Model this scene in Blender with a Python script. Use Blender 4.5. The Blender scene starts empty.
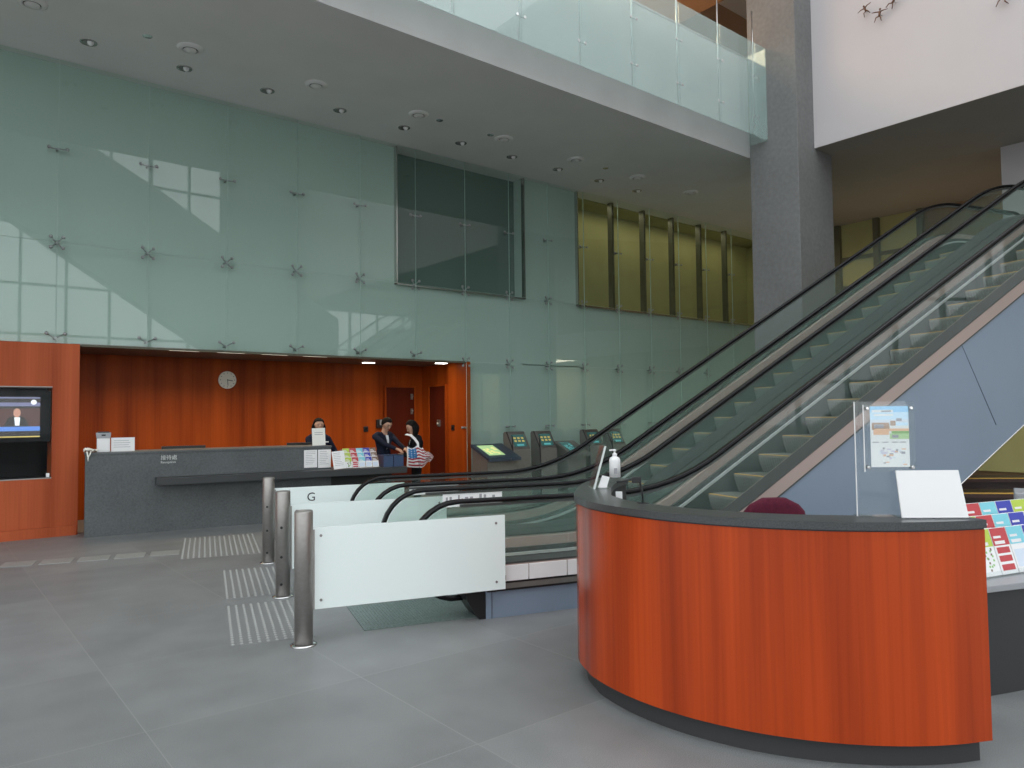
import bpy, bmesh, math, random
import numpy as np
from mathutils import Vector, Matrix
random.seed(7)
C = bpy.context.scene.collection
PI = math.pi
def R(d): return math.radians(d)

# ------------------------------------------------------------------ materials
M = {}
def nt(name):
    m = bpy.data.materials.new(name); m.use_nodes = True
    n = m.node_tree; n.nodes.clear()
    out = n.nodes.new('ShaderNodeOutputMaterial')
    return m, n, out
def mat(name, col, rough=.5, metal=0., spec=.5, var=0., scale=8., emit=None, es=1., stretch=(1,1,1), bump=0., var2=0.):
    m, n, out = nt(name)
    p = n.nodes.new('ShaderNodeBsdfPrincipled'); n.links.new(p.outputs[0], out.inputs[0])
    c = (*col, 1)
    p.inputs['Base Color'].default_value = c
    p.inputs['Roughness'].default_value = rough
    p.inputs['Metallic'].default_value = metal
    p.inputs['Specular IOR Level'].default_value = spec
    if var or bump:
        g = n.nodes.new('ShaderNodeNewGeometry'); mp = n.nodes.new('ShaderNodeMapping')
        mp.inputs['Scale'].default_value = stretch
        n.links.new(g.outputs['Position'], mp.inputs[0])
        t = n.nodes.new('ShaderNodeTexNoise'); t.inputs['Scale'].default_value = scale; t.inputs['Detail'].default_value = 4
        n.links.new(mp.outputs[0], t.inputs[0])
        r = n.nodes.new('ShaderNodeValToRGB')
        r.color_ramp.elements[0].position = .3; r.color_ramp.elements[1].position = .7
        r.color_ramp.elements[0].color = (*[x*(1-var) for x in col], 1)
        r.color_ramp.elements[1].color = (*[min(1, x*(1+var)) for x in col], 1)
        n.links.new(t.outputs[0], r.inputs[0])
        src = r.outputs[0]
        if var2:
            t2 = n.nodes.new('ShaderNodeTexNoise'); t2.inputs['Scale'].default_value = scale*.05; t2.inputs['Detail'].default_value = 3
            n.links.new(mp.outputs[0], t2.inputs[0])
            mr = n.nodes.new('ShaderNodeMapRange'); mr.inputs['From Min'].default_value = .3; mr.inputs['From Max'].default_value = .7
            mr.inputs['To Min'].default_value = 1-var2; mr.inputs['To Max'].default_value = 1+var2
            n.links.new(t2.outputs[0], mr.inputs[0])
            mx = n.nodes.new('ShaderNodeMixRGB'); mx.blend_type = 'MULTIPLY'; mx.inputs[0].default_value = 1
            n.links.new(src, mx.inputs[1]); n.links.new(mr.outputs[0], mx.inputs[2]); src = mx.outputs[0]
        n.links.new(src, p.inputs['Base Color'])
        if bump:
            b = n.nodes.new('ShaderNodeBump'); b.inputs['Strength'].default_value = bump; b.inputs['Distance'].default_value = .01
            n.links.new(t.outputs[0], b.inputs['Height']); n.links.new(b.outputs[0], p.inputs['Normal'])
    if emit:
        p.inputs['Emission Color'].default_value = (*emit, 1); p.inputs['Emission Strength'].default_value = es
    M[name] = m
    return m
def wood(name, c1, c2, rough=.35, plank=0., spec=.4):
    m, n, out = nt(name)
    p = n.nodes.new('ShaderNodeBsdfPrincipled'); n.links.new(p.outputs[0], out.inputs[0])
    g = n.nodes.new('ShaderNodeNewGeometry')
    def noise(sx, sz, det, w=0):
        mp = n.nodes.new('ShaderNodeMapping'); mp.inputs['Scale'].default_value = (sx, sx, sz); mp.inputs['Location'].default_value = (w, w*.7, w)
        n.links.new(g.outputs['Position'], mp.inputs[0])
        t = n.nodes.new('ShaderNodeTexNoise'); t.inputs['Scale'].default_value = 1; t.inputs['Detail'].default_value = det
        n.links.new(mp.outputs[0], t.inputs[0]); return t.outputs[0]
    a = noise(4, .2, 2); b = noise(45, .8, 4, 3)
    ad = n.nodes.new('ShaderNodeMath'); ad.operation = 'MULTIPLY_ADD'; ad.inputs[1].default_value = .34
    n.links.new(b, ad.inputs[0]); n.links.new(a, ad.inputs[2])
    r = n.nodes.new('ShaderNodeValToRGB')
    r.color_ramp.elements[0].position = .38; r.color_ramp.elements[1].position = .86
    r.color_ramp.elements[0].color = (*c1, 1); r.color_ramp.elements[1].color = (*c2, 1)
    n.links.new(ad.outputs[0], r.inputs[0])
    n.links.new(r.outputs[0], p.inputs['Base Color'])
    p.inputs['Roughness'].default_value = rough; p.inputs['Specular IOR Level'].default_value = spec
    M[name] = m
def glass(name, tint, ior=1.5, rough=.0, refl=(1,1,1), haze=0., hazecol=(.6,.8,.75)):
    m, n, out = nt(name)
    tr = n.nodes.new('ShaderNodeBsdfTransparent'); tr.inputs[0].default_value = (*tint, 1)
    gl = n.nodes.new('ShaderNodeBsdfGlossy'); gl.inputs['Roughness'].default_value = rough; gl.inputs[0].default_value = (*refl, 1)
    g = n.nodes.new('ShaderNodeNewGeometry')
    def mth(op, a, b=None, v=None):
        x = n.nodes.new('ShaderNodeMath'); x.operation = op
        if hasattr(a, 'links'): n.links.new(a, x.inputs[0])
        else: x.inputs[0].default_value = a
        if b is not None: n.links.new(b, x.inputs[1])
        elif v is not None: x.inputs[1].default_value = v
        return x.outputs[0]
    dt = n.nodes.new('ShaderNodeVectorMath'); dt.operation = 'DOT_PRODUCT'
    n.links.new(g.outputs['Normal'], dt.inputs[0]); n.links.new(g.outputs['Incoming'], dt.inputs[1])
    f0 = 2*((ior-1)/(ior+1))**2
    k5 = mth('POWER', mth('SUBTRACT', 1., mth('ABSOLUTE', dt.outputs['Value'])), v=5.)
    sch = mth('ADD', mth('MULTIPLY', k5, v=(1-f0)*.8), v=f0)
    fac = mth('MULTIPLY', sch, mth('SUBTRACT', 1., g.outputs['Backfacing']))
    mx = n.nodes.new('ShaderNodeMixShader')
    base = tr.outputs[0]
    if haze:
        d = n.nodes.new('ShaderNodeBsdfDiffuse'); d.inputs[0].default_value = (*hazecol, 1)
        m0 = n.nodes.new('ShaderNodeMixShader'); m0.inputs[0].default_value = haze
        n.links.new(base, m0.inputs[1]); n.links.new(d.outputs[0], m0.inputs[2]); base = m0.outputs[0]
    n.links.new(fac, mx.inputs[0]); n.links.new(base, mx.inputs[1]); n.links.new(gl.outputs[0], mx.inputs[2])
    n.links.new(mx.outputs[0], out.inputs[0]); M[name] = m
def frosted(name, col, trans=.5):
    m, n, out = nt(name)
    p = n.nodes.new('ShaderNodeBsdfPrincipled'); p.inputs['Base Color'].default_value = (*col, 1); p.inputs['Roughness'].default_value = .25
    t = n.nodes.new('ShaderNodeBsdfTranslucent'); t.inputs[0].default_value = (*col, 1)
    mx = n.nodes.new('ShaderNodeMixShader'); mx.inputs[0].default_value = trans
    n.links.new(p.outputs[0], mx.inputs[1]); n.links.new(t.outputs[0], mx.inputs[2]); n.links.new(mx.outputs[0], out.inputs[0]); M[name] = m
def emis(name, col, s):
    m, n, out = nt(name)
    e = n.nodes.new('ShaderNodeEmission'); e.inputs[0].default_value = (*col, 1); e.inputs[1].default_value = s
    n.links.new(e.outputs[0], out.inputs[0]); M[name] = m

def floor_mat():
    m, n, out = nt('granite_tile')
    p = n.nodes.new('ShaderNodeBsdfPrincipled'); n.links.new(p.outputs[0], out.inputs[0])
    g = n.nodes.new('ShaderNodeNewGeometry')
    def noise(s, d, mn, mx_):
        t = n.nodes.new('ShaderNodeTexNoise'); t.inputs['Scale'].default_value = s; t.inputs['Detail'].default_value = d
        n.links.new(g.outputs['Position'], t.inputs[0])
        mr = n.nodes.new('ShaderNodeMapRange'); mr.inputs['From Min'].default_value = .3; mr.inputs['From Max'].default_value = .7
        mr.inputs['To Min'].default_value = mn; mr.inputs['To Max'].default_value = mx_
        n.links.new(t.outputs[0], mr.inputs[0]); return mr.outputs[0]
    def mul(a, b):
        x = n.nodes.new('ShaderNodeMath'); x.operation = 'MULTIPLY'; n.links.new(a, x.inputs[0]); n.links.new(b, x.inputs[1]); return x.outputs[0]
    def mathn(op, a, b=None, v=None):
        x = n.nodes.new('ShaderNodeMath'); x.operation = op
        n.links.new(a, x.inputs[0])
        if b is not None: n.links.new(b, x.inputs[1])
        elif v is not None: x.inputs[1].default_value = v
        return x.outputs[0]
    v = mul(noise(210, 2, .68, 1.32), noise(2.2, 4, .88, 1.12))
    sx = n.nodes.new('ShaderNodeSeparateXYZ'); n.links.new(g.outputs['Position'], sx.inputs[0])
    P = 1.215
    def cell(o, off):
        a = mathn('SUBTRACT', o, v=off); return mathn('DIVIDE', a, v=P)
    cx, cy = cell(sx.outputs[0], .95), cell(sx.outputs[1], 4.19)
    def line(c):
        f = mathn('FRACT', c); f = mathn('SUBTRACT', f, v=.5); f = mathn('ABSOLUTE', f)
        return mathn('GREATER_THAN', f, v=.4975)
    ln = mathn('MAXIMUM', line(cx), line(cy))
    cb = n.nodes.new('ShaderNodeCombineXYZ'); n.links.new(mathn('FLOOR', cx), cb.inputs[0]); n.links.new(mathn('FLOOR', cy), cb.inputs[1])
    wn = n.nodes.new('ShaderNodeTexWhiteNoise'); n.links.new(cb.outputs[0], wn.inputs[0])
    mr = n.nodes.new('ShaderNodeMapRange'); mr.inputs['To Min'].default_value = .92; mr.inputs['To Max'].default_value = 1.08
    n.links.new(wn.outputs['Value'], mr.inputs[0])
    v = mul(v, mr.outputs[0])
    col = n.nodes.new('ShaderNodeMixRGB'); col.blend_type = 'MULTIPLY'; col.inputs[0].default_value = 1
    col.inputs[1].default_value = (.198, .206, .208, 1)
    n.links.new(v, col.inputs[2])
    mx = n.nodes.new('ShaderNodeMixRGB'); n.links.new(ln, mx.inputs[0]); n.links.new(col.outputs[0], mx.inputs[1]); mx.inputs[2].default_value = (.255, .258, .255, 1)
    n.links.new(mx.outputs[0], p.inputs['Base Color'])
    p.inputs['Roughness'].default_value = .42; p.inputs['Specular IOR Level'].default_value = .35
    M['granite_tile'] = m
floor_mat()
wood('wood_booth', (.33, .064, .022), (.52, .120, .045), .45, spec=.15)
wood('wood_wall', (.19, .028, .003), (.43, .078, .008), .45, spec=.15)
wood('wood_counter', (.20, .019, .002), (.48, .059, .006), .26, spec=.35)
wood('wood_door', (.07, .010, .004), (.11, .016, .006), .4, spec=.2)
wood('wood_bench', (.035, .012, .008), (.07, .022, .014), .35)
mat('plaster_shade', (.29, .28, .255), .7, spec=.2, var=.03, scale=1.2)
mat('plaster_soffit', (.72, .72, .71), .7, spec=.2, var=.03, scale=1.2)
mat('plaster_white', (.56, .53, .54), .7, spec=.2, var=.015, scale=1)
mat('plaster_fascia', (.50, .475, .475), .5, spec=.3, var=.05, scale=1.5)
mat('concrete', (.195, .197, .195), .65, spec=.25, var=.09, scale=14, bump=.05, var2=.07)
mat('backing', (.43, .53, .485), .6, spec=.05, var=.015, scale=.7)
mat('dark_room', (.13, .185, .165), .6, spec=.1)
mat('olive_room', (.40, .385, .19), .6, spec=.1, var=.1, scale=.9)
mat('olive_post', (.10, .10, .065), .5)
mat('brown_wall', (.24, .15, .075), .6, var=.06, scale=.6)
mat('upper_wall', (.38, .22, .12), .6, var=.1, scale=.7)
mat('desk_stone', (.105, .115, .118), .5, spec=.3, var=.16, scale=40, var2=.12)
mat('desk_edge', (.05, .053, .055), .4, spec=.35)
mat('slab_stone', (.055, .058, .06), .28, spec=.5, var=.35, scale=160)
mat('kick', (.045, .046, .047), .5, spec=.2)
mat('steel', (.37, .355, .335), .45, .85, var=.05, scale=30)
mat('steel_dark', (.30, .29, .28), .4, 1.)
mat('fitting_metal', (.36, .37, .37), .35, .6)
mat('chrome', (.75, .75, .75), .15, 1.)
mat('aluminium', (.62, .59, .57), .22, 1.)
mat('black', (.012, .012, .013), .35)
mat('black_matte', (.014, .014, .016), .8, spec=.2)
mat('rubber', (.007, .007, .008), .25, spec=.25)
mat('deck_metal', (.40, .31, .28), .45, .25)
mat('silver', (.48, .49, .49), .4, .2)
mat('white', (.82, .82, .82), .5)
mat('paper', (.86, .86, .86), .7, spec=.1)
mat('paper_warm', (.84, .84, .78), .7, spec=.1)
mat('text_grey', (.35, .35, .37), .7, spec=.1)
mat('letter', (.62, .64, .62), .4)
mat('black_ink', (.03, .03, .03), .6)
mat('cladding', (.205, .26, .335), .35, spec=.4, var=.03, scale=1.2)
mat('cladding_joint', (.12, .15, .20), .5)
mat('step_metal', (.22, .22, .205), .5, .2, var=.15, scale=60)
mat('step_riser', (.20, .205, .195), .5, .2, var=.15, scale=60)
mat('yellow', (.74, .42, .07), .5)
mat('skirt', (.06, .068, .065), .45, .1)
mat('plate', (.20, .26, .245), .4, .5, var=.3, scale=70)
mat('stud', (.36, .37, .36), .4, .4)
mat('clock_face', (.82, .80, .70), .5)
mat('screen_bg', (.02, .03, .03), .2, emit=(.05, .16, .15), es=.5)
mat('map_green', (.3, .5, .2), .3, emit=(.40, .56, .28), es=.55)
mat('map_yellow', (.6, .6, .2), .3, emit=(.70, .66, .30), es=.6)
mat('icon_gold', (.5, .4, .1), .3, emit=(.50, .36, .12), es=.3)
mat('icon_teal', (.1, .4, .4), .3, emit=(.10, .30, .33), es=.35)
mat('kiosk_body', (.20, .195, .18), .45, .4, var=.06, scale=20)
mat('kiosk_blue', (.035, .055, .085), .35, .2)
mat('tv_dark', (.01, .012, .014), .15, emit=(.035, .028, .03), es=1)
mat('tv_blue', (.02, .05, .2), .2, emit=(.12, .24, .62), es=1.)
mat('tv_brown', (.05, .02, .02), .2, emit=(.075, .042, .04), es=1.)
mat('tv_lilac', (.1, .1, .2), .2, emit=(.15, .15, .24), es=1.)
mat('tv_white', (.5, .5, .5), .2, emit=(.72, .72, .78), es=1.)
mat('tv_yellow', (.4, .3, .1), .2, emit=(.55, .40, .12), es=1.)
mat('tv_skin', (.4, .2, .15), .2, emit=(.36, .19, .15), es=1.)
mat('maroon', (.085, .010, .025), .8, spec=.2, var=.2, scale=60)
mat('red', (.52, .055, .065), .5)
mat('lime', (.48, .62, .08), .5)
mat('cyan', (.22, .62, .72), .5)
mat('blue', (.045, .06, .42), .5)
mat('brown', (.22, .14, .10), .5)
mat('sky_blue', (.42, .66, .85), .5)
mat('orange', (.80, .45, .22), .5)
mat('green', (.30, .56, .20), .5)
mat('pale_blue', (.66, .74, .85), .5)
mat('navy_cloth', (.012, .016, .032), .85, spec=.15)
mat('black_cloth', (.008, .009, .012), .85, spec=.15)
mat('skin', (.52, .31, .22), .55)
mat('lips', (.30, .09, .08), .5)
mat('hair', (.006, .005, .005), .75, spec=.15)
mat('shirt', (.70, .74, .80), .7)
mat('box_blue', (.055, .085, .16), .3, spec=.4)
mat('bronze', (.16, .085, .055), .4, .7)
mat('grey_metal', (.34, .35, .37), .45, .2)
mat('flag_blue', (.05, .22, .48), .8)
mat('flag_red', (.42, .03, .05), .8)
mat('flag_white', (.82, .80, .80), .8)
mat('outside_ground', (.30, .30, .29), .8)
mat('mullion', (.20, .21, .21), .5)
mat('stair_mass', (.22, .23, .23), .6)
glass('glass_wall', (.955, .985, .972), 1.39, .012)
mat('glass_edge', (.46, .62, .56), .4)
glass('glass_clear', (.95, .975, .965), 1.14, .0)
glass('glass_balcony', (.90, .965, .95), 1.45, .0, haze=.20, hazecol=(.78, .93, .90))
glass('glass_escalator', (.94, .975, .96), 1.28, .0, haze=.03, hazecol=(.55, .80, .72))
glass('acrylic', (.96, .975, .975), 1.33, .0, haze=.02, hazecol=(.9,.93,.95))
frosted('mint_glass', (.90, .99, .97), .10)
emis('lamp_warm', (1., .86, .62), 9.)
emis('strip_glow', (1., .90, .74), 1.6)
emis('lamp_white', (1., .97, .90), 12.)

# ------------------------------------------------------------------ mesh helpers
def weld_split(bm):
    bmesh.ops.remove_doubles(bm, verts=bm.verts, dist=1e-5)
    for e in bm.edges:
        if len(e.link_faces) == 2 and e.calc_face_angle(0) > R(40): e.smooth = False
class MB:
    def __init__(s): s.v = []; s.f = []; s.m = []; s.sm = []
    def add(s, vs, fs, mi=0, smooth=False):
        b = len(s.v); s.v += [tuple(map(float, p)) for p in vs]
        for f in fs: s.f.append(tuple(b+i for i in f)); s.m.append(mi); s.sm.append(smooth)
        return s
    def box(s, x0, x1, y0, y1, z0, z1, mi=0, fr=None):
        vs = [(x, y, z) for z in (z0, z1) for y in (y0, y1) for x in (x0, x1)]
        if fr: vs = [fr(*p) for p in vs]
        return s.add(vs, [(0,2,3,1),(4,5,7,6),(0,1,5,4),(2,6,7,3),(0,4,6,2),(1,3,7,5)], mi)
    def prism(s, poly, a, b, fr, mi=0, smooth=False):
        # poly in (p,q); fr(p,q,h) -> xyz, extruded h from a to b
        n = len(poly); vs = [fr(p, q, a) for p, q in poly] + [fr(p, q, b) for p, q in poly]
        fs = [tuple(range(n-1, -1, -1)), tuple(range(n, 2*n))]
        s.add(vs, fs, mi)
        base = len(s.v)-2*n
        for i in range(n):
            j = (i+1) % n; s.f.append((base+i, base+j, base+n+j, base+n+i)); s.m.append(mi); s.sm.append(smooth)
        return s
    def ribbon(s, A, B, mi=0, smooth=True, fr=None, thick=None):
        pass
    def strip(s, rings, closed_ring=True, caps=True, mi=0, smooth=True):
        n = len(rings[0]); vs = [p for r in rings for p in r]; fs = []
        for k in range(len(rings)-1):
            for i in range(n if closed_ring else n-1):
                j = (i+1) % n; fs.append((k*n+i, k*n+j, (k+1)*n+j, (k+1)*n+i))
        s.add(vs, fs, mi, smooth)
        if caps:
            b = len(s.v)-len(vs)
            s.f.append(tuple(b+i for i in range(n-1, -1, -1))); s.m.append(mi); s.sm.append(False)
            s.f.append(tuple(b+(len(rings)-1)*n+i for i in range(n))); s.m.append(mi); s.sm.append(False)
        return s
    def tube(s, pts, r, n=10, mi=0, caps=True):
        pts = [Vector(p) for p in pts]; rings = []
        rr = r if isinstance(r, (list, tuple)) else [r]*len(pts)
        up = None
        for i, p in enumerate(pts):
            d = (pts[min(i+1, len(pts)-1)]-pts[max(i-1, 0)]).normalized()
            if up is None:
                up = Vector((0,0,1)) if abs(d.z) < .9 else Vector((1,0,0))
            x = d.cross(up).normalized(); y = x.cross(d).normalized(); up = y
            rings.append([tuple(p+(x*math.cos(2*PI*k/n)+y*math.sin(2*PI*k/n))*rr[i]) for k in range(n)])
        return s.strip(rings, True, caps, mi)
    def lathe(s, prof, c, n=24, mi=0, axis=(0,0,1), smooth=True, caps=True):
        ax = Vector(axis).normalized(); t = Vector((1,0,0)) if abs(ax.x) < .9 else Vector((0,1,0))
        u = ax.cross(t).normalized(); v = ax.cross(u); c = Vector(c)
        rings = [[tuple(c+ax*h+(u*math.cos(2*PI*k/n)+v*math.sin(2*PI*k/n))*max(r, 1e-4)) for k in range(n)] for r, h in prof]
        return s.strip(rings, True, caps, mi, smooth)
    def sphere(s, c, r, mi=0, nu=14, nv=9):
        rx, ry, rz = r if isinstance(r, (tuple, list)) else (r, r, r)
        rings = []
        for i in range(nv+1):
            th = PI*(i/nv); q = max(math.sin(th), .01)
            rings.append([(c[0]+rx*q*math.cos(2*PI*k/nu), c[1]+ry*q*math.sin(2*PI*k/nu), c[2]-rz*math.cos(th)) for k in range(nu)])
        return s.strip(rings, True, True, mi)
    def quad(s, a, b, c, d, mi=0): return s.add([a,b,c,d], [(0,1,2,3)], mi)
    def build(s, name, mats, parent=None, bevel=0., seg=2):
        mats = [mats] if isinstance(mats, str) else mats
        loc = Vector(parent_loc(parent)) if parent else Vector((0,0,0))
        me = bpy.data.meshes.new(name)
        me.from_pydata([tuple(Vector(p)-loc) for p in s.v], [], s.f)
        for k in mats: me.materials.append(M[k])
        me.polygons.foreach_set('material_index', s.m); me.polygons.foreach_set('use_smooth', s.sm)
        me.update()
        bm = bmesh.new(); bm.from_mesh(me)
        if name in ('front_panel', 'plinth', 'stone_top', 'shadow_gap', 'inner_panel', 'work_surface') and len(s.v) > 300: weld_split(bm)
        bmesh.ops.recalc_face_normals(bm, faces=bm.faces); bm.to_mesh(me); bm.free()
        o = bpy.data.objects.new(name, me); C.objects.link(o)
        if parent: o.parent = parent
        if bevel:
            b = o.modifiers.new('bevel', 'BEVEL'); b.width = bevel; b.segments = seg; b.limit_method = 'ANGLE'; b.angle_limit = R(40)
        return o
def parent_loc(o):
    l = Vector(o.location)
    while o.parent: o = o.parent; l += Vector(o.location)
    return l
def tag(o, label=None, cat=None, group=None, kind=None):
    if label: o['label'] = label
    if cat: o['category'] = cat
    if group: o['group'] = group
    if kind: o['kind'] = kind
    return o
def thing(name, loc, label, cat, group=None):
    o = bpy.data.objects.new(name, None); o.location = loc; o.empty_display_size = .1; C.objects.link(o)
    return tag(o, label, cat, group)
def struct(o): o['kind'] = 'structure'; return o
def moved(o, loc, label=None, group=None):      # copy a thing (root + parts + sub-parts) to a new place
    c = o.copy(); C.objects.link(c); c.location = loc
    if label: c['label'] = label
    if group: c['group'] = group
    def rec(src, dst):
        for ch in list(src.children):
            k = ch.copy(); C.objects.link(k); k.parent = dst
            rec(ch, k)
    rec(o, c)
    return c
def frame(ox, oy, ang, oz=0):
    ca, sa = math.cos(ang), math.sin(ang)
    return lambda u, v, z: (ox+ca*u-sa*v, oy+sa*u+ca*v, oz+z)
def text_mesh(body, size, fr, parent, name, matn, depth=.002):
    cu = bpy.data.curves.new('t', 'FONT'); cu.body = body; cu.size = size; cu.extrude = depth; cu.resolution_u = 3
    o = bpy.data.objects.new('t', cu); C.objects.link(o)
    dg = bpy.context.evaluated_depsgraph_get(); dg.update()
    me = bpy.data.meshes.new_from_object(o.evaluated_get(dg))
    bpy.data.objects.remove(o); bpy.data.curves.remove(cu)
    loc = Vector(parent_loc(parent)) if parent else Vector((0,0,0))
    for v in me.vertices: v.co = Vector(fr(*v.co))-loc
    me.materials.clear(); me.materials.append(M[matn]); me.name = name
    p = bpy.data.objects.new(name, me); C.objects.link(p); p.parent = parent
    return p

# ------------------------------------------------------------------ camera
yaw, pitch, roll = 8.91119182e-01, 4.17945901e-02, -1.09336386e-02
f = Vector((math.cos(yaw)*math.cos(pitch), math.sin(yaw)*math.cos(pitch), math.sin(pitch)))
rt = Vector((math.sin(yaw), -math.cos(yaw), 0)); up = rt.cross(f)
r2 = rt*math.cos(roll)+up*math.sin(roll); u2 = -rt*math.sin(roll)+up*math.cos(roll)
cam = bpy.data.cameras.new('camera'); co = bpy.data.objects.new('camera', cam); C.objects.link(co)
cam.sensor_width = 36; cam.lens = 739.82/1024*36; cam.clip_start = .05; cam.clip_end = 400
mw = Matrix((r2, u2, -f)).transposed().to_4x4(); mw.translation = (0, 0, 1.6)
co.matrix_world = mw
bpy.context.scene.camera = co

# ------------------------------------------------------------------ room shell
struct(MB().box(-9, 26, -9, 15, -.12, 0).build('floor', 'granite_tile'))
W = 11.95
JX = [-1.99, -.82, .35, 1.51, 2.68, 3.84, 5.0, 6.18, 7.34, 8.49, 9.61, 10.70, 11.79, 12.94, 14.08, 15.2, 16.35, 17.5, 18.6, 19.8]
wb = MB()
yb0, yb1 = 12.09, 12.35
wb.box(-9, 6.98, yb0, yb1, 2.68, 6.68); wb.box(6.98, 10.08, yb0, yb1, 2.68, 4.09); wb.box(10.08, 11.68, yb0, yb1, 2.68, 6.68)
wb.box(11.68, 20, yb0, yb1, 0, 4.09); wb.box(8.6, 11.68, yb0, yb1, 0, 2.68)
wb.box(10.08, 11.68, yb0, yb1, 2.66, 2.68)
wall_back = struct(wb.build('wall_back', 'backing'))
# rooms behind the two openings of the back wall
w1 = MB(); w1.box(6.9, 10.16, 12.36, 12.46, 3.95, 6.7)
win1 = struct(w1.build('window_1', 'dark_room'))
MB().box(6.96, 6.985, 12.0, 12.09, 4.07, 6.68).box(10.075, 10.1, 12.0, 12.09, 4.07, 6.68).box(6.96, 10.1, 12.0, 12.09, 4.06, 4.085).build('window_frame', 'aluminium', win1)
w2 = MB(); w2.box(11.6, 19.9, 13.0, 13.1, 4.0, 6.7); w2.box(11.6, 11.68, 12.35, 13.0, 4, 6.7); w2.box(19.82, 20.0, 12.0, 13.1, 0, 6.7); w2.box(11.6, 19.9, 12.35, 13.1, 6.66, 6.74); w2.box(11.6, 19.9, 12.35, 13.1, 3.95, 4.02)
win2 = struct(w2.build('window_2', 'olive_room'))
MB().box(11.66, 11.685, 12.0, 12.09, 4.07, 6.68).box(11.66, 19.8, 12.0, 12.09, 4.05, 4.085).build('window_frame', 'aluminium', win2)
for x in JX[13:18]:
    MB().box(x-.03, x+.03, 12.1, 12.25, 4.06, 6.66).build('window_post', 'olive_post', win2)
# glass cladding: three rows of point-fixed panes
def pane(x0, x1, z0, z1): MB().box(x0+.006, x1-.006, W-.012, W, z0+.006, z1-.006).build('glass_pane', ['glass_wall', 'glass_edge'], wall_back).data.polygons.foreach_set('material_index', [1, 1, 0, 0, 1, 1])
for a, b in zip(JX, JX[1:]):
    pane(a, b, 4.08, 6.68); pane(a, b, 2.66, 4.08)
    if a > 8.4: pane(a, b, .02, 2.66)
def fitting(x, z, kind):
    b = MB(); y = W-.03
    arms = {'x': [(1,1),(-1,1),(1,-1),(-1,-1)], 'h': [(1,0),(-1,0)], 'u': [(1,.55),(-1,.55)]}[kind]
    k = .075 if kind == 'x' else .11
    b.lathe([(.018, 0), (.018, .12)], (x, W+.01, z), 10, axis=(0,1,0))
    for i, j in arms:
        p = (x+i*k, z+j*k)
        b.tube([(x, W+.03, z), (p[0], W+.02, p[1])], [.013, .010], 6)
        b.lathe([(.010, -.02), (.026, -.006), (.026, .004), (.012, .02)], (p[0], W-.008, p[1]), 10, axis=(0,1,0))
    b.build('spider_fitting', 'fitting_metal', wall_back)
for x in JX[2:18]:
    fitting(x, 4.08, 'x'); fitting(x, 5.41, 'h')
    if x < 8.45: fitting(x, 2.74, 'u')
    else: fitting(x, 2.66, 'x'); fitting(x, 1.36, 'h')
# ceilings
up3 = lambda p, q, h: (p, q, h)
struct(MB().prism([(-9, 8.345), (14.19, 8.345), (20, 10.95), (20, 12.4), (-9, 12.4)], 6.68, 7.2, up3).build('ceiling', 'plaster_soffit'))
struct(MB().prism([(13.535, -9), (24, -9), (24, 10.9), (20.05, 10.9), (14.2, 8.34), (13.535, 8.34)], 6.712, 7.2, up3).build('ceiling_landing', 'plaster_shade'))  # shade beyond the pillar put into a darker plaster, slanted seam added
struct(MB().box(-9, 12.92, 8.34, 8.46, 6.682, 8.68).build('wall_balcony', 'plaster_fascia'))
struct(MB().box(-9, 24, 12.0, 12.2, 7.2, 13).box(-9, 20, 11.9, 12, 7.2, 7.4).build('wall_upper', 'upper_wall'))
struct(MB().box(-9, 13.6, 8.6, 12.2, 10.6, 10.8).build('ceiling_gallery', 'upper_wall'))
struct(MB().box(-9, 24, 7.6, 12.2, 13, 13.3).box(13.5, 24, -9, 7.6, 13, 13.3).box(-9, 13.5, -9, -6.5, 13, 13.3).build('ceiling_roof', 'plaster_soffit'))  # unseen roof, opening added over the hall to brighten the floor
struct(MB().box(13.53, 13.8, -9, 7.5, 6.716, 13).build('wall_right', 'plaster_white'))
struct(MB().box(12.92, 14.19, 7.305, 8.335, 0, 13).build('wall_pillar', 'concrete', bevel=.012))
# far end beyond the escalators
fw = MB(); fw.box(19.9, 20.1, -9, 12.3, 0, 6.75)
struct(fw.build('wall_far', 'brown_wall'))
win3 = struct(MB().box(19.80, 19.9, 7.9, 11.9, 4.1, 6.72).build('window_3', 'olive_room'))
for y in (7.9, 9.0, 10.05, 11.2): MB().box(19.66, 19.8, y-.07, y+.07, 4.1, 6.7).build('window_post', 'olive_post', win3)
MB().box(19.74, 19.8, 7.9, 11.9, 4.9, 5.02).box(19.74, 19.8, 7.9, 11.9, 5.7, 5.8).build('window_rail', 'olive_post', win3)
struct(MB().box(16.4, 17.3, 3.9, 5.05, 4.1, 6.72).build('wall_landing', 'plaster_white'))
win4 = struct(MB().box(19.80, 19.9, -6, 7.5, .15, 3.7).build('window_4', 'olive_room'))
for i in range(9): MB().box(19.72, 19.8, -6+i*1.6, -5.9+i*1.6, .15, 3.7).build('window_post', 'olive_post', win4)
# recess behind the reception desk
rc = MB(); rc.box(1.8, 8.5, 13.6, 13.75, 0, 2.9)
wr = struct(rc.build('wall_reception', 'wood_wall'))
struct(MB().box(8.5, 8.59, 11.94, 13.75, 0, 2.66).build('wall_side', 'wood_wall'))
struct(MB().box(1.7, 1.8, 11.96, 13.75, 0, 2.66).build('wall_recess', 'wood_wall'))
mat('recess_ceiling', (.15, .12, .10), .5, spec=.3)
struct(MB().box(1.7, 8.6, 11.965, 12.37, 2.662, 2.674).box(1.7, 8.6, 12.37, 13.75, 2.662, 2.8).build('ceiling_recess', 'recess_ceiling'))
struct(MB().box(1.8, 8.5, 11.94, 11.965, 2.635, 2.66).build('trim_1', 'olive_post'))
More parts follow.
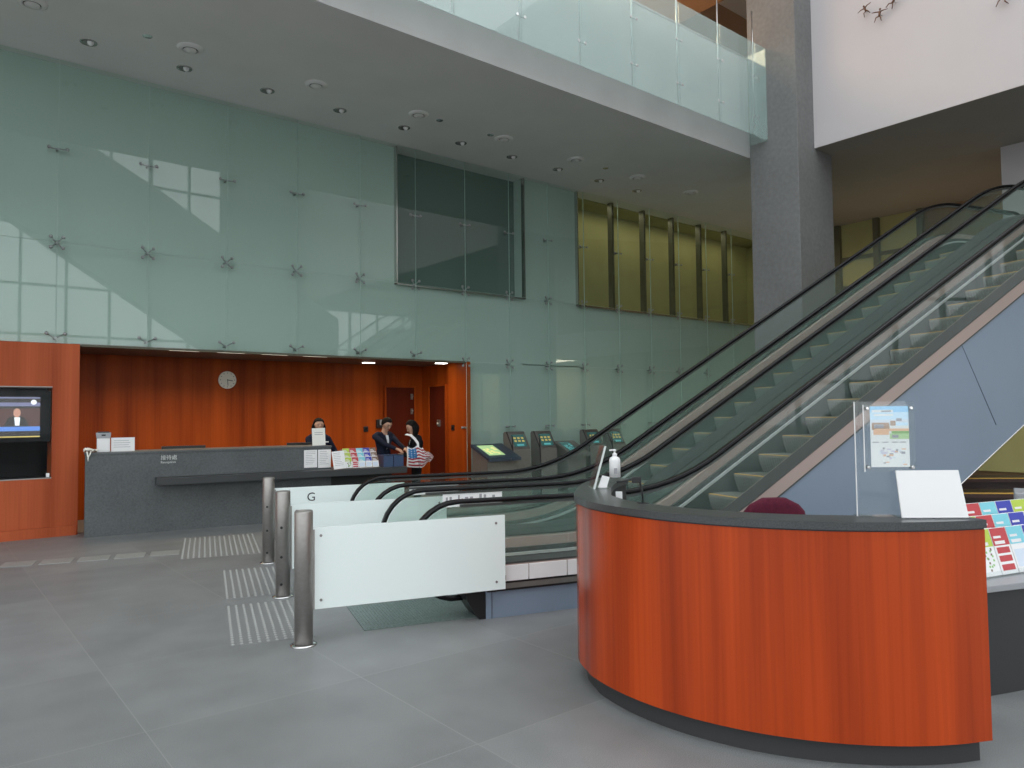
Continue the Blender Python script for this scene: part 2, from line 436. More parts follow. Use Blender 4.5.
# timber booth wall on the left, flush with the glass above it
y0, y1 = 11.90, 12.6
struct(MB().box(-9, -.1, y0, y1, .14, 2.66).build('wall_booth', 'wood_booth'))
struct(MB().box(1.49, 1.80, y0-.004, y1, .0, 2.66).build('wall_booth_jamb', 'wood_booth'))
struct(MB().box(-.1, 1.49, y0, y1, 2.06, 2.66).build('wall_booth_head', 'wood_booth'))
struct(MB().box(-.1, 1.49, y0, y1, .14, .80).build('wall_booth_sill', 'wood_booth'))
struct(MB().box(-9, 1.49, y0+.004, y1, 0, .14).build('baseboard_booth', 'wood_booth'))
struct(MB().box(-.1, 1.49, y1-.1, y1, .8, 2.06).build('wall_booth_back', 'black_matte'))
struct(MB().box(1.476, 1.49, y0-.006, y0+.02, .14, 2.66).build('trim_2', 'wood_booth'))
struct(MB().box(-9, 1.78, y0-.02, y0, 0, .135).build('trim_3', 'wood_booth'))
# glazed street front behind the camera and its sloping stair
struct(MB().box(-60, 80, -80, -9.3, -.3, -.05).box(-80, -9.3, -80, 60, -.3, -.05).build('floor_street', 'outside_ground'))
for i, (a, b, c, d) in enumerate([(-9, 24, -9.2, -9.05)]):
    fm = MB()
    for k in range(23): x = -9+k*1.5; fm.box(x-.05, x+.05, c, d, 0, 13)
    for z in (0, 2.4, 4.8, 6.7, 9.0, 11.2): fm.box(a, b, c+.02, d-.02, z, z+.09)
    struct(fm.build('window_street_frame', 'mullion'))
fm = MB()
for k in range(15): y = -9+k*1.5; fm.box(-9.2, -9.05, y-.05, y+.05, 0, 13)
for z in (0, 2.4, 4.8, 6.7, 9.0): fm.box(-9.17, -9.08, -9, 12, z, z+.09)
struct(fm.build('window_side_frame', 'mullion'))
st = MB(); st.prism([(2.0, 8.8), (9.5, 3.9), (14.5, 3.9), (14.5, 5.9), (7.0, 10.4), (2.0, 13), (-4, 13)], -7.0, -6.2, lambda p, q, h: (p, h, q))
st.box(10.2, 14.5, -8.9, -8.6, 5.5, 13)  # unseen panel added to narrow the bright upper window mirrored in the glass
struct(st.build('wall_stair_and_blocker', 'stair_mass'))
struct(MB().box(20, 24, -9.1, -9.0, 0, 13).box(24, 24.2, -9, 12, 0, 13).build('wall_end', 'stair_mass'))

# ------------------------------------------------------------------ balcony balustrade
gb = thing('glass_balustrade', (6, 7.93, 6.92), 'green glass balustrade along the upper balcony edge, above the grey ceiling strip', 'balustrade')
BX = [-6.2, -5.05, -3.9, -2.7, -1.5, -.35, .8, 1.97, 3.14, 4.3, 5.48, 6.65, 7.86, 9.05, 10.22, 11.41, 12.55, 12.92]
for a, b in zip(BX, BX[1:]):
    MB().box(a+.006, b-.006, 7.925, 7.94, 6.92, 8.75).build('glass_pane', 'glass_balcony', gb)
MB().box(12.912, 12.925, 7.94, 8.33, 6.92, 8.75).build('glass_pane', 'glass_balcony', gb)
for x in BX[1:-1]:
    q = MB().tube([(x, 7.98, 6.98), (x, 7.98, 9.4)], .014, 8).build('hanger_rod', 'chrome', gb)
    for z in (7.32, 8.1):
        b = MB()
        for i in (-1, 1):
            b.tube([(x, 7.98, z), (x+i*.07, 7.945, z-.02)], .011, 6); b.lathe([(.022, -.012), (.022, .012)], (x+i*.07, 7.932, z-.02), 8, axis=(0,1,0))
        b.build('clamp', 'chrome', gb)
MB().box(-6, 12.92, 8.33, 8.47, 8.68, 8.72).build('top_rail', 'aluminium', gb)
# ------------------------------------------------------------------ ceiling lights
def downlight(x, y, label, r=.085, proto=[]):
    if proto: return moved(proto[0], (x, y, 6.68), label)
    t = thing('recessed_downlight', (x, y, 6.68), label, 'ceiling light', 'chrome downlights along the glass wall')
    MB().lathe([(r, 0), (r+.022, -.006), (r+.022, 0)], (x, y, 6.68), 20, caps=False).build('trim_ring', 'aluminium', t)
    MB().lathe([(r, -.004), (r*.7, -.0015), (r*.3, -.001), (.001, -.0008)], (x, y, 6.68), 20, caps=False).build('reflector', 'steel_dark', t)
    MB().sphere((x+.02, y-.02, 6.68), (.042, .042, .05)).build('bulb_glint', 'white', t)  # plain white sphere stands in for the bright glint of the chrome
    proto.append(t); return t
ordn = ['first', 'second', 'third', 'fourth', 'fifth', 'sixth', 'seventh', 'eighth', 'ninth', 'tenth', 'eleventh', 'twelfth', 'thirteenth', 'fourteenth']
for k in range(10):
    downlight(1.74+1.222*k, 11.15, f'{ordn[k]} chrome downlight from the left in the row nearest the green glass wall')
for k, x in enumerate([2.32, 6.94, 8.04, 11.03]):
    t = thing('spotlight', (x, 10.49, 6.68), f'small chrome spotlight set between round ceiling vents, {ordn[k]} from the left', 'ceiling light', 'small spotlights between the vents')
    MB().lathe([(.045, 0), (.06, -.008), (.06, 0)], (x, 10.49, 6.68), 16, caps=False).build('trim_ring', 'chrome', t)
    MB().lathe([(.045, -.002), (.001, -.012)], (x, 10.49, 6.68), 16, caps=False).build('lamp', 'chrome', t)
vp = None
for k in range(8):
    x = 1.03+1.83*k; lab = f'{ordn[k]} round pale ceiling vent from the left in the grey soffit'
    if vp: moved(vp, (x, 10.49, 6.68), lab); continue
    vp = thing('ceiling_vent', (x, 10.49, 6.68), lab, 'ceiling vent', 'round ceiling vents in the soffit')
    MB().lathe([(.17, 0), (.165, -.012), (.11, -.035), (.10, -.03), (.10, 0)], (x, 10.49, 6.68), 28, caps=False).build('outer_ring', 'plaster_soffit', vp)
    MB().lathe([(.085, -.028), (.06, -.045), (.001, -.048)], (x, 10.49, 6.68), 24, caps=False).build('cone', 'plaster_soffit', vp)
    MB().lathe([(.10, -.002), (.001, -.001)], (x, 10.49, 6.68), 24, caps=False).build('throat', 'black_matte', vp)
for i, (x, y) in enumerate([(6.9, 13.0), (8.2, 12.4)]):
    t = thing('recess_lamp', (x, y, 2.665), ['bright square lamp in the dark recess ceiling above the doors', 'small lamp in the recess ceiling by its right-hand timber wall'][i], 'ceiling light')
    MB().box(x-.13, x+.13, y-.07, y+.07, 2.65, 2.664).build('frame', 'aluminium', t)
    MB().box(x-.11, x+.11, y-.055, y+.055, 2.645, 2.651).build('diffuser', 'lamp_white', t)

for k in range(4):
    x = 3.25+.72*k
    t = thing('strip_lamp', (x, 12.12, 2.665), f'{ordn[k]} slim lit strip lamp from the left along the recess ceiling edge', 'ceiling light', 'strip lamps over the reception desk')
    MB().box(x-.24, x+.24, 12.09, 12.15, 2.652, 2.666).build('housing', 'steel_dark', t)
    MB().box(x-.22, x+.22, 12.10, 12.14, 2.648, 2.653).build('tube', 'strip_glow', t)

# ------------------------------------------------------------------ escalators
EA = R(-16.5); ce, se = math.cos(EA), math.sin(EA)
def ES(s, t, z): return (ce*s-se*t, se*s+ce*t, z)
SL = .585; TH = math.atan(SL); ZL, ZU = .935, 5.035
def hline(s): return 1.746+SL*(s-5.3)
S0 = 5.3+(ZL-1.746)/SL; S1 = 5.3+(ZU-1.746)/SL
def path(d, s_a, s_b, n=8, rad0=2.2):
    """profile at perpendicular offset d under the handrail: flat, bend, incline, bend, flat"""
    k = math.tan(TH/2)
    a0, a1 = S0+d*k, S1+d*k          # corner points shift along s
    r0, r1 = rad0+d, max(rad0-d, .4)
    r0, r1 = rad0-d*0+0, rad0
    # lower bend: centre above the path -> radius shrinks going up; offset d is below so radius grows
    r0 = rad0+d; r1 = rad0-d
    pts = [(s_a, ZL-d)]
    T = r0*k
    c = (a0-T, ZL-d+r0)
    for i in range(n+1):
        a = TH*i/n; pts.append((c[0]+r0*math.sin(a), c[1]-r0*math.cos(a)))
    T = r1*k
    c = (a1+T, ZU-d-r1)
    for i in range(n+1):
        a = TH*(1-i/n); pts.append((c[0]-r1*math.sin(a), c[1]+r1*math.cos(a)))
    pts.append((s_b, ZU-d))
    return pts
def band(mb, d0, d1, t0, t1, sa, sb, mi=0):
    A, B = path(d0, sa, sb), path(d1, sa, sb)
    rings = [[ES(p[0], t0, p[1]), ES(p[0], t1, p[1]), ES(q[0], t1, q[1]), ES(q[0], t0, q[1])] for p, q in zip(A, B)]
    mb.strip(rings, True, True, mi, False)
    return mb
SE = 13.3
def escalator(label, tR, tL, outR, outL, bollard_side):
    t = thing('escalator', ES(2.04, (tR+tL)/2, 0), label, 'escalator')
    i0, i1 = tR+.12, tL-.12
    # steps
    step_mesh = None
    ks = [k for k in range(-7, 17)]
    for k in ks:
        z = .931+.2018*k; s = 5.36+.345*k
        z = max(z, .004); z = min(z, 4.1)
        b = MB(); s1 = s+.36; zl = z-.2 if z > .21 else -.05
        b.box(s, s1, i0, i1, z-.03, z-.0, 0, ES)
        b.prism([(s+.002, z-.03), (s+.02, z-.1), (s+.06, max(zl, -.05)), (s+.10, max(zl, -.05)), (s+.10, z-.03)], i0, i1, lambda p, q, h: ES(p, h, q), 1)
        b.box(s-.001, s+.03, i0+.01, i1-.01, z-.004, z+.0015, 2, ES)
        nb = 22
        for j in range(nb):
            w = (i1-i0)/nb
            b.box(s+.05, s1-.01, i0+j*w+w*.25, i0+j*w+w*.75, z, z+.006, 0, ES)
            b.prism([(s-.006, z-.03), (s+.012, z-.1), (s+.052, max(zl, -.05)), (s+.07, max(zl, -.05)), (s+.03, z-.1), (s+.01, z-.03)], i0+j*w+w*.25, i0+j*w+w*.75, lambda p, q, h: ES(p, h, q), 1)
        b.build('step', ['step_metal', 'step_riser', 'yellow'], t)
    for q, tg in ((1, tR), (-1, tL)):      # q: direction towards the steps
        # handrail: loops round the newel
        up_ = path(.03, 1.87, SE-.4)
        pts = []
        for i in range(15):
            a = R(-92-0)+0
            th = R(270-12*i) if False else R(-100-170*i/14)
            pts.append((1.87+.385*math.cos(th), .52+.385*math.sin(th)))
        lower = [(2.25, .135)]
        P = lower+pts+up_[1:]
        P += [(SE-.4+.37*math.sin(R(x)), ZU-.415+.385*math.cos(R(x))) for x in range(10, 180, 15)]
        rings = []
        pv = [Vector(ES(p[0], tg, p[1])) for p in P]; tv = Vector(ES(0, 1, 0))-Vector(ES(0, 0, 0))
        for i, p in enumerate(pv):
            d = (pv[min(i+1, len(pv)-1)]-pv[max(i-1, 0)]).normalized(); nrm = d.cross(tv).normalized()
            rings.append([tuple(p+tv*(.030*x)+nrm*(.0185*y)) for x, y in ((-1,-.6),(-.7,-1),(.7,-1),(1,-.6),(1,.6),(.7,1),(-.7,1),(-1,.6))])
        MB().strip(rings).build('handrail', 'rubber', t)
        # guide under the handrail
        g = MB(); band(g, .055, .075, tg-.02, tg+.02, 1.9, SE-.45); g.build('handrail_guide', 'skirt', t)
        # glass: one pane per stretch
        top, bot = path(.07, 1.87, SE-.4, 10), path(.62, 1.87, SE-.4, 10)
        # newel pane
        nb_ = MB(); arc = [(1.87+.35*math.cos(R(a)), .52+.35*math.sin(R(a))) for a in range(90, 271, 15)]
        nb_.prism(arc+[(2.86, .17), (2.86, .865)], tg-.006, tg+.006, lambda p, q_, h: ES(p, h, q_)); nb_.build('glass_pane', 'glass_escalator', t)
        def at(pathpts, s):
            for (a, za), (b2, zb) in zip(pathpts, pathpts[1:]):
                if a <= s <= b2: return za+(zb-za)*(s-a)/max(b2-a, 1e-6)
            return pathpts[-1][1]
        cuts = [2.87, 3.9, 5.3, 6.7, 8.1, 9.5, 10.6, 11.8, SE-.4]
        for a, b2 in zip(cuts, cuts[1:]):
            n = 6; ss = [a+.004+(b2-a-.008)*i/n for i in range(n+1)]
            poly = [(s, at(top, s)) for s in ss]+[(s, at(bot, s)) for s in reversed(ss)]
            MB().prism(poly, tg-.006, tg+.006, lambda p, q_, h: ES(p, h, q_)).build('glass_pane', 'glass_escalator', t)
        # inner deck strip + dark gap + skirt with silver edge
        lo, hi = sorted((tg+q*.008, tg+q*.05))
        band(MB(), .53, .615, lo, hi, 2.2, SE).build('inner_deck', 'deck_metal', t)
        lo, hi = sorted((tg+q*.02, tg+q*.085))
        band(MB(), .615, .66, lo, hi, 2.2, SE).build('deck_shadow_gap', 'skirt', t)
        lo, hi = sorted((tg+q*.07, tg+q*.11))
        band(MB(), .66, .685, lo, hi, 2.2, SE).build('skirt_edge', 'silver', t)
        lo, hi = sorted((tg+q*.05, tg+q*.105))
        band(MB(), .685, .98, lo, hi, 2.2, SE).build('skirt_panel', 'skirt', t)
    # outer deck strips
    for tg, out, right in ((tR, outR, True), (tL, outL, False)):
        lo, hi = sorted((tg+(-.008 if right else .008), out))
        b = MB(); band(b, .52, .64, lo, hi, 2.04, SE); o = b.build('outer_deck', 'deck_metal', t)
        b = MB(); band(b, .505, .52, lo-.002, hi+.002, 2.04, SE); band(b, .64, .655, lo-.002, hi+.002, 2.04, SE); b.build('deck_trim', 'skirt', t)
    # cladding / truss body
    up_ = path(.655, 2.04, SE); lowz = lambda s: .77+.584*(s-7.4)
    s_f = 7.4+(0-.77)/.584; top_flat = 2.95
    s_t = 7.4+(top_flat-.77)/.584
    poly = up_+[(SE, top_flat), (s_t, top_flat), (s_f, 0), (2.04, 0)]
    b = MB(); b.prism(poly, outR+.01, outR+.05, lambda p, q_, h: ES(p, h, q_), 0)
    cl = b.build('cladding', 'cladding', t)
    for s in (4.9, 7.55, 10.2):
        jb = MB()
        a = (s, at_z(up_, s)); c = (s+.5, a[1]-.87) if a[1] > 1.2 else (s+.35, 0.02)
        jb.tube([ES(a[0], outR+.008, a[1]), ES(c[0]+.0, outR+.008, max(c[1], 0.01))], .004, 4).build('panel_joint', 'cladding_joint', cl)
    jb = MB(); jb.box(2.08, 2.09, outR+.005, outR+.012, .0, .27, 0, ES)
    jb.build('panel_joint', 'cladding_joint', cl)
    jb = MB()
    P = [(s_f, 0), (s_t, top_flat), (SE, top_flat)]
    for (a, za), (c, zc) in zip(P, P[1:]): jb.tube([ES(a, outR+.012, za), ES(c, outR+.012, zc)], .007, 6)
    jb.build('edge_trim', 'aluminium', cl)
    b = MB(); b.prism(poly, outL-.05, outL-.01, lambda p, q_, h: ES(p, h, q_), 0); b.build('cladding', 'cladding', t)
    dn = path(1.15, 2.6, SE)
    dn = [(p, max(q_, -.06)) for p, q_ in dn]
    poly2 = [(s_f-.05, -.06)]+[(p, q_) for p, q_ in dn if p > s_f-1.2 and q_ > .06]+[(SE, top_flat+.02), (s_t, top_flat+.02)]
    b = MB(); b.prism(poly2, outR+.06, outL-.06, lambda p, q_, h: ES(p, h, q_), 0); b.build('truss_body', 'cladding', t)
    # skirt nose, landing plates
    b = MB()
    b.prism([(1.88, .212), (1.89, .15), (1.95, .05), (1.99, 0), (2.04, 0), (2.04, .22)], outR+.02, tR+.06, lambda p, q_, h: ES(p, h, q_)); b.build('skirt_nose', 'black', t)
    b = MB(); b.prism([(1.88, .212), (1.89, .15), (1.95, .05), (1.99, 0), (2.04, 0), (2.04, .22)], tL-.06, outL-.02, lambda p, q_, h: ES(p, h, q_)); b.build('skirt_nose', 'black', t)
    b = MB(); b.box(1.1, 2.62, tR-.12, tL+.12, -.02, .008, 0, ES)
    for i in range(60):
        s = 1.12+i*.025; b.box(s, s+.012, tR-.1, tL+.1, .008, .011, 0, ES)
    b.build('landing_plate', 'plate', t)
    b = MB(); b.box(2.62, 2.95, i0, i1, -.02, .012, 0, ES); b.build('comb_plate', 'yellow', t)
    return t
def at_z(pp, s):
    for (a, za), (b2, zb) in zip(pp, pp[1:]):
        if a <= s <= b2: return za+(zb-za)*(s-a)/max(b2-a, 1e-6)
    return pp[-1][1]
escA = escalator('near escalator with blue-grey side cladding, rising behind the curved timber counter', 5.72, 6.74, 5.51, 7.03, 0)
escB = escalator('far escalator rising beside the grey concrete pillar, beyond the near escalator', 7.36, 8.4, 7.05, 8.60, 0)
def sticker(name, par, s0, s1, tt, z0, z1):
    b = MB(); b.box(s0, s1, tt-.008, tt-.0065, z0, z1, 0, ES)
    rnd = random.Random(3); s = s0+.03
    for k in range(12):
        w = .02+.02*rnd.random()
        if s+w > s1-.02: break
        b.box(s, s+w*.8, tt-.0095, tt-.008, z0+(z1-z0)*.35, z0+(z1-z0)*(.45+.4*rnd.random()), 1, ES); s += w+.012
    b.build(name, ['paper', 'text_grey'], par)
MB().box(2.045, 3.5, 5.502, 5.52, .225, .268, 0, ES).build('foot_trim', 'kiosk_body', escA)
MB().box(2.045, 3.5, 5.500, 5.52, .268, .28, 0, ES).build('foot_line', 'black', escA)
MB().box(2.045, 3.5, 5.500, 5.52, .210, .225, 0, ES).build('foot_line', 'black', escA)
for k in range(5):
    MB().box(2.06+.345*k, 2.06+.345*k+.335, 5.498, 5.51, .284, .405, 0, ES).build('deck_reflection', 'white', escA)  # white blocks painted in for bright reflections along the outer deck
sticker('safety_notice', escA, 2.06, 2.66, 6.734, .735, .875)
sticker('safety_notice', escB, 1.90, 2.42, 7.354, .80, .90)
# mezzanine floor at the head of the escalators
mz = MB()
mz.prism([ES(SE, 4, 0)[:2], ES(SE, 9.3, 0)[:2], (16, 8.3), (19.9, 11.9), (19.9, -4)], 3.75, 4.1, lambda p, q, h: (p, q, h))
struct(mz.build('floor_mezzanine', 'plaster_soffit'))

# ------------------------------------------------------------------ bollards and barrier panels
bp = None
BL = [(5.44, 'nearest steel bollard, at the end of the frontmost white glass barrier'), (6.97, 'middle steel bollard, between the other two bollards'), (8.645, 'farthest steel bollard, nearest the reception desk')]
for tt, lab in BL:
    loc = ES(.64, tt, 0)
    if bp: moved(bp, loc, lab).rotation_euler.z = PI; continue
    bp = thing('bollard', loc, lab, 'bollard', 'steel bollards by the escalators')
    x, y, _ = loc
    MB().lathe([(.001, .0), (.064, 0), (.064, .93), (.060, .94), (.058, .933), (.001, .933)], loc, 28, caps=False).build('post', 'steel', bp)
    MB().lathe([(.001, 0), (.092, 0), (.092, .008), (.066, .012)], loc, 28, caps=False).build('base_plate', 'chrome', bp)
    for z in (.62, .36, .12):
        b = MB(); d = Vector((.55, .83, 0)).normalized()
        b.lathe([(.012, -.004), (.012, .003)], Vector((x, y, z))+d*.063, 10, axis=d)
        b.build('fixing_hole', 'black', bp)
PN = [(5.45, 'frontmost white frosted glass barrier panel, next to the nearest bollard'), (6.98, 'middle white frosted glass barrier panel'), (8.655, 'farthest white frosted glass barrier panel, marked with a letter G')]
for k, (tt, lab) in enumerate(PN):
    t = thing('glass_barrier', ES(1.4, tt, .24), lab, 'barrier', 'white glass barriers by the escalators')
    b = MB(); b.box(.705, 2.175, tt-.006, tt+.006, .238, .815, 0, ES); b.build('pane', 'mint_glass', t)
    for s in (.76, 2.10):
        for z in (.30, .755): MB().lathe([(.010, -.010), (.010, .010)], ES(s, tt, z), 8, axis=(-se, ce, 0)).build('screw', 'steel_dark', t)
    MB().box(.706, .716, tt-.012, tt+.012, .238, .80, 0, ES).build('edge_clip', 'steel', t)
    MB().box(2.165, 2.185, tt+.006, tt+.3, .30, .34, 0, ES).build('bracket', 'steel', t)
    if k == 2:
        fr = lambda u, v, w: ES(1.05+u, tt-.0075-w, .655+v)
        text_mesh('G', .135, fr, t, 'letter', 'black_ink', .001)
        MB().prism([(1.08, .585), (1.12, .585), (1.12, .56), (1.14, .56), (1.10, .52), (1.06, .56), (1.08, .56)], tt-.009, tt-.007, lambda p, q, h: ES(p, h, q)).build('arrow', 'black_ink', t)

# ------------------------------------------------------------------ tactile paving
mat('tactile_stone', (.20, .205, .205), .5, var=.15, scale=120)
def tactile(s0, s1, t0, t1, lab):
    o = MB(); o.box(s0, s1, t0, t1, -.02, .0015, 1, ES)
    p = .06; ns, nt_ = int((s1-s0)/p), int((t1-t0)/p)
    for i in range(ns):
        for j in range(nt_):
            c = ES(s0+p*(.5+i), t0+p*(.5+j), 0); n = 6; r0, r1 = .0145, .009
            o.add([(c[0]+r0*math.cos(2*PI*k/n), c[1]+r0*math.sin(2*PI*k/n), .0015) for k in range(n)]+[(c[0]+r1*math.cos(2*PI*k/n), c[1]+r1*math.sin(2*PI*k/n), .007) for k in range(n)],
                  [tuple(range(n, 2*n))]+[(k, (k+1) % n, n+(k+1) % n, n+k) for k in range(n)])
    return tag(o.build('tactile_paving', ['stud', 'tactile_stone']), lab, 'tactile paving', 'studded tactile paving on the floor')
for k in range(5):
    s_ = -.60-.37*k; o = MB()
    o.box(s_, s_+.31, 9.62, 9.95, -.02, .002, 1, ES)
    for j in range(5): o.box(s_, s_+.31, 9.635+j*.063, 9.635+j*.063+.042, .002, .008, 0, ES)
    tag(o.build('guide_plate', ['stud', 'tactile_stone']), f'{ordn[k]} ribbed metal guide plate from the right in the floor strip before the timber booth', 'tactile paving', 'ribbed guide plates in the floor')
tactile(.15, .75, 5.62, 6.84, 'patch of metal tactile studs between the nearest and middle bollards')
tactile(.15, .75, 7.08, 8.45, 'patch of metal tactile studs between the middle and farthest bollards')
tactile(-.28, .62, 9.3, 10.9, 'patch of metal tactile studs in front of the grey reception desk')

# ------------------------------------------------------------------ reception desk
D = frame(1.82, 11.5, R(-8.5))
dk = thing('reception_desk', (3.5, 11.3, 0), 'long dark grey stone reception desk in front of the timber recess', 'reception desk')
MB().box(0, 3.39, 0, .62, 0, 1.115, 0, D).build('front_panel', 'desk_stone', dk)
MB().box(-.01, 3.40, -.012, .64, 1.115, 1.145, 0, D).build('worktop', 'desk_stone', dk, bevel=.004)
MB().box(.86, 4.58, -.26, -.001, .672, .775, 0, D).box(3.40, 4.58, 0, .5, .70, .775, 0, D).build('low_counter', 'desk_edge', dk, bevel=.004)
MB().box(3.40, 4.45, .18, .42, 0, .70, 0, D).build('knee_panel', 'kick', dk)
MB().box(.02, 3.38, -.006, -.001, 0, .02, 0, D).build('skirting', 'desk_stone', dk)
fr = lambda u, v, w: D(.93+u, -.004-w, 1.02+v)
text_mesh('接待處', .072, fr, dk, 'lettering', 'letter')
fr = lambda u, v, w: D(.93+u, -.004-w, .965+v)
text_mesh('Reception', .048, fr, dk, 'lettering', 'letter')

def sheet(name, fr, w, h, label, cat, group=None, lines=8, matn='paper', lean=0, thick=.0025, seed=1):
    """a printed sheet: fr(u,v,z) local frame, u right, z up, v back"""
    rnd = random.Random(seed)
    b = MB(); k = math.tan(lean)
    b.add([fr(0,0,0), fr(w,0,0), fr(w,k*h,h), fr(0,k*h,h), fr(0,thick,0), fr(w,thick,0), fr(w,k*h+thick,h), fr(0,k*h+thick,h)],
          [(0,1,2,3),(7,6,5,4),(0,4,5,1),(1,5,6,2),(2,6,7,3),(3,7,4,0)])
    for i in range(lines):
        z = h*(.88-.78*i/max(lines, 1)); x0 = w*.12; x1 = w*(.6+.28*rnd.random()); dz = h*.018
        b.quad(fr(x0, k*z-.0008, z), fr(x1, k*z-.0008, z), fr(x1, k*(z+dz)-.0008, z+dz), fr(x0, k*(z+dz)-.0008, z+dz), 1)
    return tag(b.build(name, [matn, 'text_grey']), label, cat, group)
DS = lambda u0, v0, z0, rz=0: (lambda u, v, z: D(u0+math.cos(rz)*u-math.sin(rz)*z, v0+v, z0+math.sin(rz)*u+math.cos(rz)*z))
sheet('notice_sheet', DS(2.96, -.006, .81), .205, .275, 'white notice on the stone desk front, left of the pair', 'notice', 'notices at the desk end', seed=2)
sheet('notice_sheet', DS(3.18, -.006, .80), .205, .285, 'white notice on the stone desk front, right of the pair', 'notice', 'notices at the desk end', seed=3)
sheet('notice_sheet', DS(3.375, -.20, .777, R(4)), .20, .275, 'tilted white notice leaning on the low counter beside the leaflet rack', 'notice', 'notices at the desk end', lean=R(14), seed=4)
# standing sign hiding the seated clerk's chin
t = thing('sign_holder', D(3.22, .12, 1.145), 'white standing sign on the desk in front of the left clerk', 'sign')
fr = DS(3.12, .10, 1.147, R(1)); b = MB(); k = .08
b.add([fr(0,0,0), fr(.21,0,0), fr(.21,.02,.275), fr(0,.02,.275), fr(0,.004,0), fr(.21,.004,0), fr(.21,.024,.275), fr(0,.024,.275)], [(0,1,2,3),(7,6,5,4),(0,4,5,1),(1,5,6,2),(2,6,7,3),(3,7,4,0)])
for z in (.20, .17): b.quad(fr(.04, -.0006+.02*z/.275, z), fr(.17, -.0006+.02*z/.275, z), fr(.17, -.0006+.02*z/.275, z+.008), fr(.04, -.0006+.02*z/.275, z+.008), 1)
b.build('card', ['paper_warm', 'text_grey'], t)
MB().box(0, .21, -.03, .08, .0, .004, 0, lambda u, v, z: D(3.12+u, .10+v, 1.145+z)).build('foot', 'acrylic', t)
# left end of the desk: dispenser, carton sign, gloves
DD = lambda u0, v0, z0: (lambda u, v, z: D(u0+u, v0+v, z0+z))
t = thing('card_terminal', D(.22, .2, 1.145), 'white and silver machine with a printed front near the left desk end', 'machine')
fr = DD(.14, .15, 1.145)
MB().box(0, .16, 0, .14, 0, .19, 0, fr).build('body', 'white', t, bevel=.008)
MB().prism([(-.005, .19), (.165, .19), (.175, .27), (-.015, .27)], 0, .14, lambda p, q, h: fr(p, h, q)).build('head', 'grey_metal', t, bevel=.006)
MB().box(.01, .15, .0, .13, .27, .285, 0, fr).build('top_tray', 'black', t)
MB().box(.02, .14, -.003, 0, .03, .16, 0, fr).build('label', 'paper', t)
MB().box(.055, .105, -.004, -.0005, .225, .245, 0, fr).build('slot', 'black', t)
t = thing('notice_stand', D(.48, .2, 1.145), 'low wide white sign beside the machine on the left desk end', 'sign')
fr = DD(.315, .18, 1.146)
MB().box(0, .295, 0, .012, 0, .195, 0, fr).build('board', 'paper', t)
for i in range(4): MB().box(.03, .22+.02*(i % 2), -.001, 0, .15-.03*i, .155-.03*i, 0, fr).build('text_line', 'text_grey', t)
MB().box(0, .295, -.03, .06, -.001, .002, 0, fr).build('foot', 'acrylic', t)
t = thing('cleaning_cloth', D(.05, .1, 1.145), 'crumpled pale cloth draped over the left corner of the desk', 'cloth')
b = MB(); n = 9
fr = DD(-.02, -.03, 1.147)
g = [[None]*n for _ in range(n)]
rr = random.Random(5)
vs = []
for i in range(n):
    for j in range(n):
        u = .17*i/(n-1); v = .15*j/(n-1)
        z = .012+.03*abs(math.sin(i*1.3+j*.8))+.03*math.exp(-((i-2)**2+(j-4)**2)/6)
        vs.append(fr(u, v, z))
b.add(vs, [(i*n+j, i*n+j+1, (i+1)*n+j+1, (i+1)*n+j) for i in range(n-1) for j in range(n-1)], 0, True)
o = b.build('drape', 'paper_warm', t); sm = o.modifiers.new('solid', 'SOLIDIFY'); sm.thickness = .006
b = MB(); b.tube([fr(.04, .0, .02), fr(.045, -.008, -.02), fr(.055, -.01, -.06), fr(.055, -.01, -.11)], .010, 7); b.tube([fr(.085, .0, .02), fr(.075, -.008, -.02), fr(.058, -.01, -.06)], .008, 7)
b.build('strap', 'paper_warm', t)
for k, (u0, u1, lab) in enumerate([(1.0, 1.62, 'flat black monitor top showing above the desk, left of the clock'), (2.86, 3.38, 'flat black monitor top showing above the desk beside the left clerk')]):
    t = thing('desk_monitor', D((u0+u1)/2, .55, 1.0), lab, 'monitor', 'monitors sunk behind the desk')
    MB().box(u0, u1, .66, .70, .80, 1.185, 0, D).build('casing', 'black', t, bevel=.006)
    MB().box(u0+.02, u1-.02, .70, .703, .83, 1.16, 0, D).build('screen', 'screen_bg', t)
    MB().box((u0+u1)/2-.05, (u0+u1)/2+.05, .67, .69, 0, .80, 0, D).build('stand', 'black', t)

